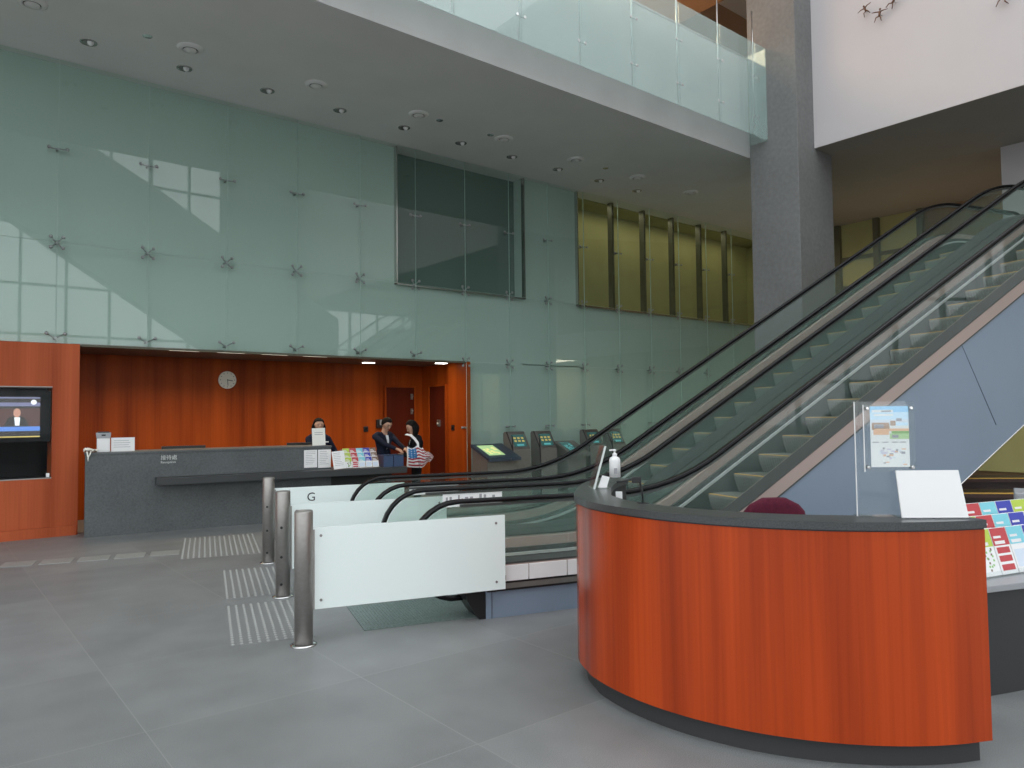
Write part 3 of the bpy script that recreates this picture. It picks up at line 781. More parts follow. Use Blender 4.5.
# leaflet racks -------------------------------------------------------------
def rack(fr, cols, label, loc, where, cw=.105, tiers=3, bh=.17, scale=1., grp='', dzs=None):
    """fr(u,v,z): u right, v back, z up. Leaflets are things of their own."""
    t = thing('leaflet_rack', loc, label, 'leaflet rack')
    n = len(cols); w = n*cw
    lean = .30
    b = MB(); dv, dz = .075*scale, (dzs or .085)*scale
    b.box(-.01, w+.01, -.03, dv*tiers+.09*scale, 0, .006, 0, fr)
    b.build('base', 'acrylic', t)
    for i in range(tiers):
        v0, z0 = dv*i, dz*i
        MB().box(-.005, w+.005, v0-.022, v0-.018, z0+.006, z0+.035*scale, 0, fr).build('front_lip', 'acrylic', t)
        MB().prism([(v0+.006, z0+.006), (v0+.010, z0+.006), (v0+.010+lean*bh, z0+bh*1.03), (v0+.006+lean*bh, z0+bh*1.03)], -.005, w+.005, lambda p, q, h: fr(h, p, q)).build('back_plate', 'acrylic', t)
    for s in (-.01, w+.006):
        MB().prism([(-.03, 0), (dv*tiers+.06*scale, 0), (dv*tiers+.1*scale, dz*(tiers-1)+bh), (dv*tiers, dz*(tiers-1)+bh)], s, s+.004, lambda p, q, h: fr(h, p, q)).build('side_panel', 'acrylic', t)
    tn = ['front', 'middle', 'back']
    for i in range(tiers):
        for j, (cm, cn, pics) in enumerate(cols):
            v0, z0 = dv*i-.012, dz*i+.008
            u0, u1 = j*cw+.004, (j+1)*cw-.004
            P = lambda u, z, o=0.: fr(u, v0+lean*z+o, z0+z)
            b = MB()
            b.add([P(u0, 0), P(u1, 0), P(u1, bh), P(u0, bh), P(u0, 0, .012), P(u1, 0, .012), P(u1, bh, .012), P(u0, bh, .012)],
                  [(0,1,2,3),(7,6,5,4),(0,4,5,1),(1,5,6,2),(2,6,7,3),(3,7,4,0)], 0)
            def q(ua, ub, za, zb, mi, o=-.0008): b.quad(P(ua, za, o), P(ub, za, o), P(ub, zb, o), P(ua, zb, o), mi)
            h1 = .62*bh
            q(u0, u1, h1, bh, 1)
            q(u0+.1*cw, u1-.25*cw, h1+.03*bh, h1+.1*bh, 2, -.0014); q(u0+.1*cw, u1-.4*cw, h1+.16*bh, h1+.21*bh, 2, -.0014)
            if pics == 'blocks':
                for y in (.08, .27, .45): q(u0+.1*cw, u1-.1*cw, y*bh, (y+.13)*bh, 1)
            elif pics == 'specks':
                rnd = random.Random(i*9+j)
                for y in range(16):
                    uu = u0+(u1-u0)*rnd.uniform(.08, .8); zz = bh*rnd.uniform(.05, .55)
                    q(uu, uu+.014, zz, zz+.012, 3+(y % 2))
            else:
                q(u0+.08*cw, u1-.1*cw, .12*bh, .5*bh, 5)
            o = b.build('leaflet', ['paper', cm, 'flag_white', 'brown', 'green', 'pale_blue'])
            tag(o, f'{cn} leaflet in the {tn[i]} tier of the {where}', 'leaflet', grp)
    return t
cols5 = [('lime', 'lime green', 'specks'), ('red', 'red', 'blocks'), ('cyan', 'pale cyan', 'plain'), ('blue', 'deep blue', 'plain'), ('brown', 'brown picture', 'plain')]
frk = lambda u, v, z: D(3.57+u, -.16+v, .777+z)
rack(frk, cols5, 'small acrylic leaflet rack on the low end of the reception desk', D(3.9, 0, .777), 'rack on the reception desk', cw=.112, bh=.165, scale=.82, grp='leaflets on the reception desk')
# blue boxes in front of the clerks
for k, (u0, u1, lab) in enumerate([(4.20, 4.36, 'left half of the pair of blue boxes on the low counter'), (4.372, 4.54, 'right half of the pair of blue boxes on the low counter')]):
    t = thing('storage_box', D((u0+u1)/2, -.05, .777), lab, 'box', 'blue boxes by the clerks')
    MB().box(u0, u1, -.20, -.19, 0, .19, 0, DD(0,0,.777)).box(u0, u1, .09, .10, 0, .19, 0, DD(0,0,.777)).box(u0, u0+.008, -.19, .09, 0, .19, 0, DD(0,0,.777)).box(u1-.008, u1, -.19, .09, 0, .19, 0, DD(0,0,.777)).box(u0, u1, -.19, .09, 0, .008, 0, DD(0,0,.777)).build('tub', 'box_blue', t)
    MB().box(u0-.003, u1+.003, -.205, -.186, .18, .192, 0, DD(0,0,.777)).build('rim', 'kiosk_blue', t)

# clock, switches, intercom, doors
t = thing('wall_clock', (4.38, 13.58, 2.285), 'round white wall clock on the orange timber wall', 'clock')
ax = (0, -1, 0)
MB().lathe([(.001, 0), (.158, 0), (.158, .03), (.15, .038), (.145, .03)], (4.38, 13.6, 2.285), 36, axis=ax, caps=False).build('case', 'clock_face', t)
MB().lathe([(.145, .03), (.001, .0301)], (4.38, 13.6, 2.285), 36, axis=ax, caps=False).build('dial', 'clock_face', t)
for h in range(12):
    a = h*PI/6; MB().box(4.38+.125*math.sin(a)-.006, 4.38+.125*math.sin(a)+.006, 13.565, 13.569, 2.285+.125*math.cos(a)-.006, 2.285+.125*math.cos(a)+.006).build('hour_mark', 'black_ink', t)
MB().tube([(4.37, 13.562, 2.287), (4.47, 13.562, 2.27)], .006, 6).build('hour_hand', 'black_ink', t)
MB().tube([(4.38, 13.560, 2.295), (4.385, 13.560, 2.18)], .0045, 6).build('minute_hand', 'black_ink', t)
t = thing('wall_switch', (7.15, 13.6, 1.35), 'small black switch plate on the timber wall between the clerks', 'switch')
MB().box(7.10, 7.20, 13.58, 13.6, 1.29, 1.40).build('plate', 'black', t, bevel=.006)
MB().box(7.13, 7.17, 13.57, 13.58, 1.32, 1.37).build('rocker', 'black_matte', t)
t = thing('intercom', (7.5, 13.6, 1.44), 'grey intercom box on the timber wall behind the dark-suited man', 'intercom')
MB().box(7.38, 7.60, 13.54, 13.6, 1.36, 1.54).build('housing', 'black', t, bevel=.01)
MB().box(7.44, 7.59, 13.53, 13.54, 1.42, 1.53).build('panel', 'grey_metal', t)
d1 = struct(MB().box(7.60, 8.27, 13.55, 13.62, 0, 2.2).build('door_1', 'wood_door'))
MB().box(7.56, 7.60, 13.54, 13.62, 0, 2.24).box(7.6, 8.31, 13.54, 13.62, 2.2, 2.24).box(8.27, 8.31, 13.54, 13.62, 0, 2.2).build('door_frame', 'wood_wall', d1)
for z in (2.02, 1.71): MB().box(8.18, 8.23, 13.53, 13.55, z-.07, z+.05).sphere((8.205, 13.52, z), .025).build('door_lock', 'steel', d1)
d2 = struct(MB().box(8.46, 8.50, 12.64, 13.24, 0, 2.21).build('door_2', 'wood_door'))
MB().box(8.44, 8.52, 12.60, 12.64, 0, 2.24).box(8.44, 8.52, 13.24, 13.28, 0, 2.24).box(8.44, 8.52, 12.64, 13.24, 2.21, 2.25).build('door_frame', 'wood_wall', d2)
MB().box(8.43, 8.46, 12.83, 12.92, 1.38, 1.52).sphere((8.42, 12.88, 1.43), .03).build('door_lock', 'steel', d2)
t = thing('wall_switch', (8.5, 12.43, 1.35), 'small black switch plate on the side wall right of the second door', 'switch')
MB().box(8.485, 8.5, 12.38, 12.48, 1.30, 1.41).build('plate', 'black', t)
MB().box(8.478, 8.486, 12.41, 12.45, 1.33, 1.38).build('rocker', 'black_matte', t)

# ------------------------------------------------------------------ television in the booth niche
t = thing('display_cabinet', (.7, 11.9, .80), 'black glass-fronted display niche set in the left timber wall', 'display cabinet')
MB().box(-.1, 1.49, 12.45, 12.49, .80, 2.06).box(-.1, 1.49, 11.95, 12.45, .80, .815).build('lining', 'black_matte', t)
MB().box(-.1, 1.49, 11.905, 11.915, .815, 2.05).build('glass_front', 'glass_clear', t)
MB().box(-.1, 1.49, 11.895, 11.925, .80, .815).box(-.1, 1.49, 11.895, 11.925, 2.047, 2.06).box(1.477, 1.49, 11.895, 11.925, .815, 2.047).build('edge_frame', 'steel', t)
MB().box(1.415, 1.455, 11.897, 11.904, .82, .875).build('price_tag', 'paper', t)
tv = thing('television', (.6, 12.2, .9), 'flat television showing a man in a dark suit above a blue caption bar', 'television')
MB().box(-.1, 1.47, 11.98, 12.04, 1.30, 2.0).build('housing', 'black_matte', tv, bevel=.008)
b = MB(); yy = 11.978
def sq(x0, x1, z0, z1, mi, dy=0.): b.quad((x0, yy-dy, z0), (x1, yy-dy, z0), (x1, yy-dy, z1), (x0, yy-dy, z1), mi)
sq(-.05, 1.345, 1.385, 1.92, 0)
sq(-.05, 1.345, 1.46, 1.76, 1, .001); sq(-.05, 1.345, 1.79, 1.84, 3, .001); sq(-.05, 1.345, 1.895, 1.915, 3, .001)
sq(-.05, 1.345, 1.455, 1.515, 2, .002); sq(-.05, 1.345, 1.40, 1.45, 0, .002); sq(-.05, 1.345, 1.37, 1.385, 5, .002)
b.lathe([(.001, .004), (.034, .0035)], (1.27, yy, 1.845), 14, 4, axis=(0,-1,0), caps=False)
b.add([(1.08+.042*math.cos(a*PI/8), yy-.004, 1.70+.062*math.sin(a*PI/8)) for a in range(16)], [tuple(range(16))], 6)
b.add([(.93, yy-.003, 1.515), (1.23, yy-.003, 1.515), (1.17, yy-.003, 1.63), (1.11, yy-.003, 1.66), (1.05, yy-.003, 1.66), (.98, yy-.003, 1.63)], [tuple(range(6))], 0)
b.add([(1.06, yy-.005, 1.53), (1.11, yy-.005, 1.53), (1.115, yy-.005, 1.64), (1.05, yy-.005, 1.64)], [(0,1,2,3)], 4)
b.build('screen', ['tv_dark', 'tv_brown', 'tv_blue', 'tv_lilac', 'tv_white', 'tv_yellow', 'tv_skin'], tv)
MB().box(.45, .9, 12.0, 12.2, .816, .84).box(.62, .72, 12.03, 12.06, .84, 1.32).build('stand', 'steel_dark', tv)

# ------------------------------------------------------------------ kiosks by the glass wall
def tall_kiosk(x0, x1, label):
    y0 = 11.12; t = thing('information_kiosk', ((x0+x1)/2, y0+.15, 0), label, 'kiosk', 'touch-screen kiosks along the glass wall')
    pr = lambda p, q, h: (h, p, q)
    MB().prism([(y0, 0), (y0+.3, 0), (y0+.34, 1.24), (y0+.30, 1.27), (y0+.22, 1.27), (y0+.02, .92)], x0, x1, pr).build('body', 'kiosk_body', t, bevel=.01)
    sl = Vector((0, .20, .35)).normalized(); nn = Vector((0, -sl.z, sl.y))
    def S(u, w, o): return tuple(Vector((x0+u*(x1-x0), y0+.02, .92))+sl*(w*.403)+nn*o)
    def pan(u0, u1, w0, w1, o, nm, m): 
        b = MB(); b.add([S(u0,w0,-.002), S(u1,w0,-.002), S(u1,w1,-.002), S(u0,w1,-.002), S(u0,w0,o), S(u1,w0,o), S(u1,w1,o), S(u0,w1,o)], [(0,1,2,3),(7,6,5,4),(0,4,5,1),(1,5,6,2),(2,6,7,3),(3,7,4,0)]); return b.build(nm, m, t)
    pan(.04, .96, .05, .97, .006, 'bezel', 'steel_dark'); 
    b = MB(); b.quad(S(.14,.16,.008), S(.86,.16,.008), S(.86,.82,.008), S(.14,.82,.008), 0)
    for i in range(3):
        for j in range(2): b.quad(S(.22+i*.22,.42+j*.16,.009), S(.36+i*.22,.42+j*.16,.009), S(.36+i*.22,.52+j*.16,.009), S(.22+i*.22,.52+j*.16,.009), 1)
    b.quad(S(.3,.2,.009), S(.7,.2,.009), S(.7,.3,.009), S(.3,.3,.009), 2)
    b.build('screen', ['screen_bg', 'icon_gold', 'icon_teal'], t)
    MB().box(x0-.006, x0, y0+.03, y0+.05, .9, 1.2).build('side_trim', 'black', t)
    MB().prism([(y0-.002, .0), (y0+.01, 0), (y0+.032, .92), (y0+.02, .92)], x0-.012, x0+.004, pr).prism([(y0+.02, .92), (y0+.032, .915), (y0+.235, 1.27), (y0+.22, 1.272)], x0-.012, x0+.004, pr).build('edge_strip', 'black', t)
    return t
tall_kiosk(9.02, 9.46, 'first tall touch-screen kiosk right of the map table')
tall_kiosk(9.72, 10.16, 'second tall touch-screen kiosk right of the map table')
tall_kiosk(11.10, 11.53, 'third tall touch-screen kiosk right of the map table, seen through escalator glass')
tall_kiosk(11.80, 12.22, 'fourth and rightmost tall touch-screen kiosk, seen through escalator glass')
def table_kiosk(x0, x1, label, zt, zb, ya, yb, topm, m1, m2):
    t = thing('map_table', ((x0+x1)/2, 11.2, 0), label, 'kiosk')
    pr = lambda p, q, h: (h, p, q)
    MB().prism([(ya+.12, 0), (yb-.03, 0), (yb-.02, zt-.06), (ya+.10, zb)], x0+.03, x1-.03, pr).build('pedestal', 'kiosk_body', t)
    MB().prism([(ya, zb-.06), (yb, zt-.06), (yb, zt), (ya, zb)], x0, x1, pr).build('top', topm, t, bevel=.008)
    S = lambda u, w, o: (x0+u*(x1-x0), ya+w*(yb-ya)-o*.4, zb+w*(zt-zb)+o)
    b = MB(); b.quad(S(.12,.2,.003), S(.62,.2,.003), S(.62,.88,.003), S(.12,.88,.003), 0)
    rnd = random.Random(4)
    for i in range(14):
        u, w = rnd.uniform(.15, .5), rnd.uniform(.24, .74); a, c = rnd.uniform(.04, .11), rnd.uniform(.05, .12)
        b.quad(S(u,w,.004+i*.0001), S(u+a,w,.004+i*.0001), S(u+a,w+c,.004+i*.0001), S(u,w+c,.004+i*.0001), 1)
    b.build('screen', [m1, m2], t)
    MB().box(x0+.66*(x1-x0), x0+.68*(x1-x0), ya, ya+.005, zb-.05, zb-.01).build('key_slot', 'steel', t)
    return t
table_kiosk(8.22, 8.98, 'wide map table with a glowing green map, left of the tall kiosks', 1.05, .80, 10.85, 11.45, 'kiosk_blue', 'map_green', 'map_yellow')
table_kiosk(10.36, 10.92, 'low dark map table between the second and third tall kiosks', 1.05, .80, 10.95, 11.45, 'kiosk_body', 'screen_bg', 'icon_teal')

# ------------------------------------------------------------------ curved timber counter (centre, radius fitted)
CC = (4.383, 2.601); RW = 1.427
OUT = [(CC[0]+RW*math.cos(R(x)), CC[1]+RW*math.sin(R(x))) for x in range(246, 160, -6)]
OUT[0] = (CC[0]+RW*math.cos(R(246.3)), CC[1]+RW*math.sin(R(246.3)))
OUT += [(3.063, 3.12), (3.165, 3.30), (3.345, 3.485), (3.60, 3.715), (3.90, 3.94), (4.2, 4.10)]
def spline(P, m=6):
    o = []
    for i in range(len(P)-1):
        p0, p1, p2, p3 = P[max(i-1, 0)], P[i], P[i+1], P[min(i+2, len(P)-1)]
        for k in range(m):
            t = k/m
            o.append(tuple(.5*(2*b+(c-a)*t+(2*a-5*b+4*c-d)*t*t+(3*b-a-3*c+d)*t**3) for a, b, c, d in zip(p0, p1, p2, p3)))
    return o+[P[-1]]
OUT = spline(OUT)
NRM = []
for i in range(len(OUT)):
    a, b_ = OUT[max(i-1, 0)], OUT[min(i+1, len(OUT)-1)]; dx, dy = b_[0]-a[0], b_[1]-a[1]; l_ = math.hypot(dx, dy)
    NRM.append((dy/l_, -dx/l_))         # towards the inside of the horseshoe
for k in range(6): NRM = [tuple(sum(NRM[min(max(i+j, 0), len(NRM)-1)][q] for j in (-1, 0, 1))/3 for q in (0, 1)) for i in range(len(NRM))]
def arc_solid(d0, d1, z0, z1, trim=0, mi=0, smooth=True):
    mb = MB(); P = list(zip(OUT, NRM))[trim:]
    rings = []
    for (p, q) in P:
        rings.append([(p[0]+q[0]*d0, p[1]+q[1]*d0, z0), (p[0]+q[0]*d1, p[1]+q[1]*d1, z0), (p[0]+q[0]*d1, p[1]+q[1]*d1, z1), (p[0]+q[0]*d0, p[1]+q[1]*d0, z1)])
    for c in range(4):          # four separate ribbons keep the long edges sharp
        e = (c+1) % 4
        mb.add([r[c] for r in rings]+[r[e] for r in rings], [(i, i+1, len(rings)+i+1, len(rings)+i) for i in range(len(rings)-1)], mi, smooth)
    mb.add(rings[0], [(0,1,2,3)], mi); mb.add(rings[-1], [(3,2,1,0)], mi)
    return mb
ct = thing('curved_counter', (CC[0], CC[1], 0), 'large curved glossy red timber counter with dark stone top in the foreground', 'counter')
arc_solid(0, .03, .11, 1.055).build('front_panel', 'wood_counter', ct)
arc_solid(.055, .10, 0, .112, 1).build('plinth', 'kick', ct)
arc_solid(-.012, .22, 1.063, 1.10).build('stone_top', 'slab_stone', ct)
arc_solid(.004, .21, 1.053, 1.064).build('shadow_gap', 'black', ct)
arc_solid(.185, .20, 0, 1.055, 1).build('inner_panel', 'kick', ct)
arc_solid(.20, .55, .70, .73, 2).build('work_surface', 'desk_edge', ct)

# things on the counter
def card_frame(p, d):   # local frame: u along d, v away from viewer, z up, at point p
    dx, dy = d; l = math.hypot(dx, dy); dx, dy = dx/l, dy/l
    return lambda u, v, z: (p[0]+dx*u-dy*v, p[1]+dy*u+dx*v, p[2]+z)
# acrylic poster stand
t = thing('poster_stand', (3.58, 1.62, 1.10), 'clear acrylic stand with a colourful printed poster on the curved counter', 'poster stand')
F = card_frame((3.478, 1.716, 1.10), (.201, -.188))
MB().box(0, .272, .0, .006, .004, .545, 0, F).build('back_sheet', 'acrylic', t)
MB().box(.03, .265, -.028, -.023, .215, .53, 0, F).build('front_sheet', 'acrylic', t)
MB().box(0, .272, -.028, .07, 0, .004, 0, F).build('base', 'acrylic', t)
MB().box(-.0015, .0015, -.001, .007, .004, .545, 0, F).box(.0285, .0315, -.029, -.022, .215, .53, 0, F).build('bright_edge', 'white', t)
for u in (.048, .248):
    for z in (.235, .512): MB().lathe([(.008, 0), (.008, .03), (.006, .034)], F(u, .0, z), 10, axis=Vector(F(0,-1,0))-Vector(F(0,0,0))).build('standoff', 'chrome', t)
b = MB(); U0, U1, Z0, Z1 = .062, .238, .236, .522
def pq(u0, u1, z0, z1, mi, o=0.):
    a, c = U0+(U1-U0)*u0, U0+(U1-U0)*u1; e_, g_ = Z0+(Z1-Z0)*z0, Z0+(Z1-Z0)*z1; v = -.0212-o
    b.quad(F(a,v,e_), F(c,v,e_), F(c,v,g_), F(a,v,g_), mi)
b.box(U0, U1, -.021, -.0205, Z0, Z1, 0, F)
pq(0, 1, .90, 1, 1); pq(0, 1, .78, .90, 2); pq(0, 1, .70, .78, 8, .0002)
pq(.05, .6, .90, .94, 0, .0004); pq(.1, .6, .84, .87, 0, .0004); pq(.3, .55, .905, .93, 9, .0006)
pq(.04, .5, .61, .73, 5, .0004); pq(.08, .48, .53, .62, 6, .0006); pq(.5, .98, .68, .73, 2, .0004); pq(.52, .66, .68, .76, 5, .0006); pq(.68, .82, .75, .80, 9, .0006); pq(.1, .35, .64, .7, 9, .0006)
pq(.15, 1, .59, .63, 6, .0005); pq(.55, 1, .55, .59, 3, .0006); pq(.5, 1, .46, .55, 4, .0006); pq(.56, .72, .48, .53, 9, .0008)
for i, u in enumerate((.05, .3, .55, .75)): pq(u, u+.16, .40, .415, 9, .0004)
for i in range(26):
    rnd = random.Random(i); u, z = rnd.uniform(.15, .85), rnd.uniform(.03, .30); w = rnd.uniform(.04, .12)
    pq(u, min(u+w, .97), z, z+rnd.uniform(.015, .04), [9, 10, 8, 6][i % 4], .0004+i*.00001)
mat('pic_grey', (.40, .40, .44), .6); mat('pic_green', (.30, .50, .22), .6); mat('pic_green2', (.50, .68, .38), .6); mat('pic_pale', (.72, .78, .86), .6); mat('pic_brown', (.48, .34, .26), .6); mat('pic_peach', (.85, .55, .38), .6); mat('pic_lilac', (.66, .62, .74), .6); mat('pic_sky', (.36, .66, .92), .6); mat('pic_sky2', (.62, .80, .94), .6)
b.build('poster', ['paper', 'pic_sky', 'pic_sky2', 'pic_green', 'pic_green2', 'pic_brown', 'pic_peach', 'pic_grey', 'pic_pale', 'pic_grey', 'pic_lilac'], t)
# leaning blank board
t = thing('sign_board', (3.70, 1.46, 1.10), 'blank white board leaning back at the right end of the curved counter', 'sign')
G = card_frame((3.565, 1.552, 1.10), (.222, -.197))
b = MB(); b.prism([(0, 0), (.300, 0), (.272, .215), (-.012, .215)], -.004, .004, lambda p, q, h: G(p, h+.10*q, q+.006)); b.build('board', 'white', t)
MB().box(-.01, .30, -.02, .04, 0, .006, 0, G).build('foot', 'acrylic', t)
b = MB(); b.prism([(.022, 0), (.04, 0), (.028, .13)], .13, .14, lambda p, q, h: G(h, p, q+.006)); b.build('prop', 'acrylic', t)
# sanitiser bottle
c = (3.95, 3.715, 1.10)
t = thing('sanitiser_bottle', c, 'white pump bottle of hand sanitiser on the left arm of the counter', 'bottle')
MB().lathe([(.001, 0), (.036, 0), (.040, .006), (.040, .045)], c, 20, caps=False).build('clear_base', 'acrylic', t)
MB().lathe([(.040, .042), (.040, .165), (.034, .182), (.016, .192), (.015, .2)], c, 20).build('body', 'white', t)
MB().lathe([(.017, .196), (.017, .214), (.007, .216), (.007, .232)], c, 14).build('pump_collar', 'white', t)
b = MB(); b.lathe([(.012, .230), (.014, .240), (.008, .243)], c, 12); b.tube([(c[0], c[1], 1.338), (c[0]-.03, c[1]+.024, 1.336)], .006, 8); b.build('nozzle', 'white', t)
MB().box(-.012, .012, -.0415, -.039, .07, .11, 0, frame(c[0], c[1], R(-39), c[2])).build('label', 'text_grey', t)
# acrylic sheet seen edge-on, with a folded white card
t = thing('acrylic_holder', (3.56, 3.51, 1.10), 'slanted clear acrylic sheet seen edge-on at the left end of the counter', 'sign holder')
dv = Vector((.60, .80, 0)).normalized(); sd = Vector((dv.y, -dv.x, 0))
def H(u, v, z): p = Vector((3.53, 3.52, 1.10))+sd*u+dv*v; return (p.x, p.y, p.z+z)
MB().prism([(0, 0), (.014, 0), (.094, .285), (.080, .285)], .0, .20, lambda p, q, h: H(p, h, q)).build('sheet', 'acrylic', t)
b = MB()
b.prism([(.0, 0), (.014, 0), (.094, .285), (.080, .285)], -.002, .0015, lambda p, q, h: H(p, h, q))
mat('acrylic_edge', (.62, .66, .64), .3)
b.build('polished_edge', 'acrylic_edge', t)
MB().box(-.01, .12, -.01, .2, 0, .005, 0, H).build('base', 'acrylic', t)
t = thing('folded_card', (3.66, 3.47, 1.10), 'small folded white card leaning beside the sanitiser bottle', 'card')
b = MB(); b.prism([(.03, .008), (.085, .006), (.105, .075), (.06, .085)], .03, .034, lambda p, q, h: H(p+.012, h, q)); b.build('front_leaf', 'paper', t)
b = MB(); b.prism([(.03, .006), (.085, .006), (.105, .075), (.06, .085)], .06, .064, lambda p, q, h: H(p+.012, h, q)); b.build('rear_leaf', 'paper', t)
# white desk phone / pad hanging in the well + black bent stand
t = thing('white_card', (3.715, 3.46, .72), 'narrow upright white card just inside the rim of the counter', 'card')
MB().box(-.022, .022, 0, .003, -.215, .125, 0, frame(3.715, 3.46, R(-44), .95)).build('card', 'paper', t)
MB().box(-.03, .03, -.004, .03, -.225, -.215, 0, frame(3.715, 3.46, R(-44), .95)).build('foot', 'acrylic', t)
t = thing('bent_stand', (3.30, 2.80, 1.10), 'thin black bent metal stand on the counter rim by the sanitiser', 'stand')
Q = frame(3.155, 2.80, R(-39), 1.10)
b = MB(); b.tube([Q(.03, .0, 0), Q(.028, 0, .06), Q(.018, 0, .11), Q(.0, 0, .128), Q(-.015, 0, .135)], .006, 8); b.build('upright', 'black', t)
b = MB(); b.tube([Q(.02, 0, .14), Q(-.03, 0, .135), Q(-.08, 0, .122), Q(-.115, 0, .118)], .005, 8); b.build('arm', 'black', t)
MB().box(-.03, .025, -.006, .012, .112, .146, 0, Q).build('head', 'black', t, bevel=.004)
MB().box(.0, .06, -.03, .03, 0, .004, 0, Q).build('foot', 'black', t)
# maroon swivel chair inside the counter
cx, cy = 4.21, 2.60
t = thing('swivel_chair', (cx, cy, 0), 'maroon upholstered swivel chair behind the curved counter', 'chair')
Q = frame(cx, cy, R(-39))
b = MB(); rings = []
for i in range(13):
    z = .56+.5*i/12; w = .20*(1-.62*max(0, (i-9)/3)**2.6)*(.86+.14*min(1, i/4)); w = max(w, .02)
    ring = []
    for k in range(16):
        a = 2*PI*k/16; ring.append(Q(w*math.copysign(abs(math.cos(a))**.6, math.cos(a)), .035*math.copysign(abs(math.sin(a))**.8, math.sin(a))+.05*(z-.8)+.12*(w*math.cos(a))**2*4*.5, z))
    rings.append(ring)
b.strip(rings); b.build('backrest', 'maroon', t)
b = MB()
rings = [[Q(r*math.copysign(abs(math.cos(2*PI*k/20))**.6, math.cos(2*PI*k/20)), .22+r*math.copysign(abs(math.sin(2*PI*k/20))**.6, math.sin(2*PI*k/20)), z) for k in range(20)] for r, z in ((.16, .43), (.22, .44), (.23, .48), (.21, .52), (.12, .53))]
b.strip(rings); b.build('seat', 'maroon', t)
MB().tube([Q(0, .2, .42), Q(0, .2, .1)], .03, 12).build('gas_column', 'black', t)
MB().tube([Q(0, .2, .42), Q(0, -.02, .43), Q(0, -.04, .62)], .018, 8).build('back_bracket', 'black', t)
for k in range(5):
    a = 2*PI*k/5; lg = MB().tube([Q(0, .2, .11), Q(.26*math.cos(a), .2+.26*math.sin(a), .065)], [.024, .014], 8).build('leg', 'black', t)
    MB().sphere(Q(.26*math.cos(a), .2+.26*math.sin(a), .028), .028).build('caster', 'black_matte', lg)

# ------------------------------------------------------------------ leaflet plinth on the right
PF = frame(4.66, 1.60, R(-20))
t = thing('display_plinth', PF(.8, .3, 0), 'low dark grey display plinth right of the curved counter', 'plinth')
MB().box(0, 2.0, 0.02, .75, 0, .575, 0, PF).build('body', 'kick', t)
MB().box(-.01, 2.01, 0, .77, .575, .612, 0, PF).build('top', 'grey_metal', t, bevel=.004)
frr = lambda u, v, z: frame(4.885, 1.675, R(-15), .614)(u, v, z)
rack(frr, cols5[:4]+[('lime', 'second lime green', 'plain'), ('brown', 'brown picture', 'plain')], 'large acrylic leaflet rack on the plinth right of the curved counter', (5.05, 1.75, .614), 'rack right of the curved counter', cw=.155, bh=.26, dzs=.062, scale=1.05, grp='leaflets right of the counter')
# grey locker and timber benches under the escalator
t = thing('metal_cabinet', (7.05, 2.2, 0), 'small grey metal cabinet behind the leaflet rack at the right edge', 'cabinet')
Q = frame(6.90, 2.12, R(-72))
MB().box(0, .7, 0, .45, 0, .93, 0, Q).build('body', 'grey_metal', t, bevel=.006)
MB().box(.02, .68, -.012, 0, .05, .91, 0, Q).build('door', 'grey_metal', t)
MB().lathe([(.014, 0), (.014, .02)], Q(.09, -.012, .87), 12, axis=(-.63, -.777, 0)).build('lock', 'black', t)
for k, (x, y, ang, lab) in enumerate([(10.1, 3.36, -47, 'nearer dark timber bench below the escalator on the right'), (11.4, 4.0, -45, 'farther dark timber bench below the escalator on the right')]):
    t = thing('timber_bench', (x, y, 0), lab, 'bench', 'timber benches under the escalator')
    Q = frame(x, y, R(ang)); L = 2.6
    zt = .60 if k == 0 else .66
    b = MB()
    for i in range(3): b.box(-L/2, L/2, .16*i, .16*i+.13, zt-.06, zt, 0, Q)
    b.build('seat', 'wood_bench', t)
    MB().box(-L/2, L/2, -.02, .0, zt-.012, zt+.004, 0, Q).build('edge_strip', 'yellow', t)
    MB().box(-L/2+.1, L/2-.1, .05, .43, .30, .34, 0, Q).build('lower_shelf', 'wood_bench', t)
    MB().box(-L/2+.05, L/2-.05, .40, .44, .0, zt-.06, 0, Q).build('back_panel', 'wood_bench', t)
    for u in (-L/2+.1, L/2-.2):
        for v in (.04, .36): MB().box(u, u+.08, v, v+.08, 0, zt-.06, 0, Q).build('leg', 'wood_bench', t)

# ------------------------------------------------------------------ acrobat figures on the white wall
def acrobat(y, z, rot, label, s=1.):
    s *= .47; t = thing('wall_sculpture', (13.53, y, z), label, 'sculpture', 'bronze figures on the white wall')
    def L(a, l, x=.10): a = R(a+rot); return (13.53-x, y-math.cos(a)*l*s, z+math.sin(a)*l*s)
    b = MB(); b.tube([L(90, .11), L(90, .05), L(0, 0), L(270, .08)], [.03*s, .045*s, .035*s, .04*s], 8)
    for a, l, e2 in ((35, .30, 10), (150, .30, 175), (235, .30, 250), (300, .28, 285)):
        st_ = L(90, .07) if a < 180 else L(270, .07)
        b.tube([st_, L(a, l*.5, .12), L(a+.5*(e2-a), l*.98, .10)], [.026*s, .02*s, .012*s], 8)
    b.build('figure', 'bronze', t)
    MB().sphere(L(90, .165), .038*s).build('head', 'bronze', t)
    MB().tube([(13.54, y, z), (13.43, y, z)], .008, 6).build('pin', 'steel', t)
acrobat(6.20, 8.95, 20, 'leftmost small bronze figure on the white wall')
acrobat(5.95, 8.76, -10, 'lowest small bronze figure on the white wall, below the other two', 1.1)
acrobat(5.70, 8.89, -35, 'small bronze figure near the photo top, right of the other two', 1.1)
acrobat(4.02, 8.17, 60, 'lone small bronze figure at the top right of the white wall', 1.0)

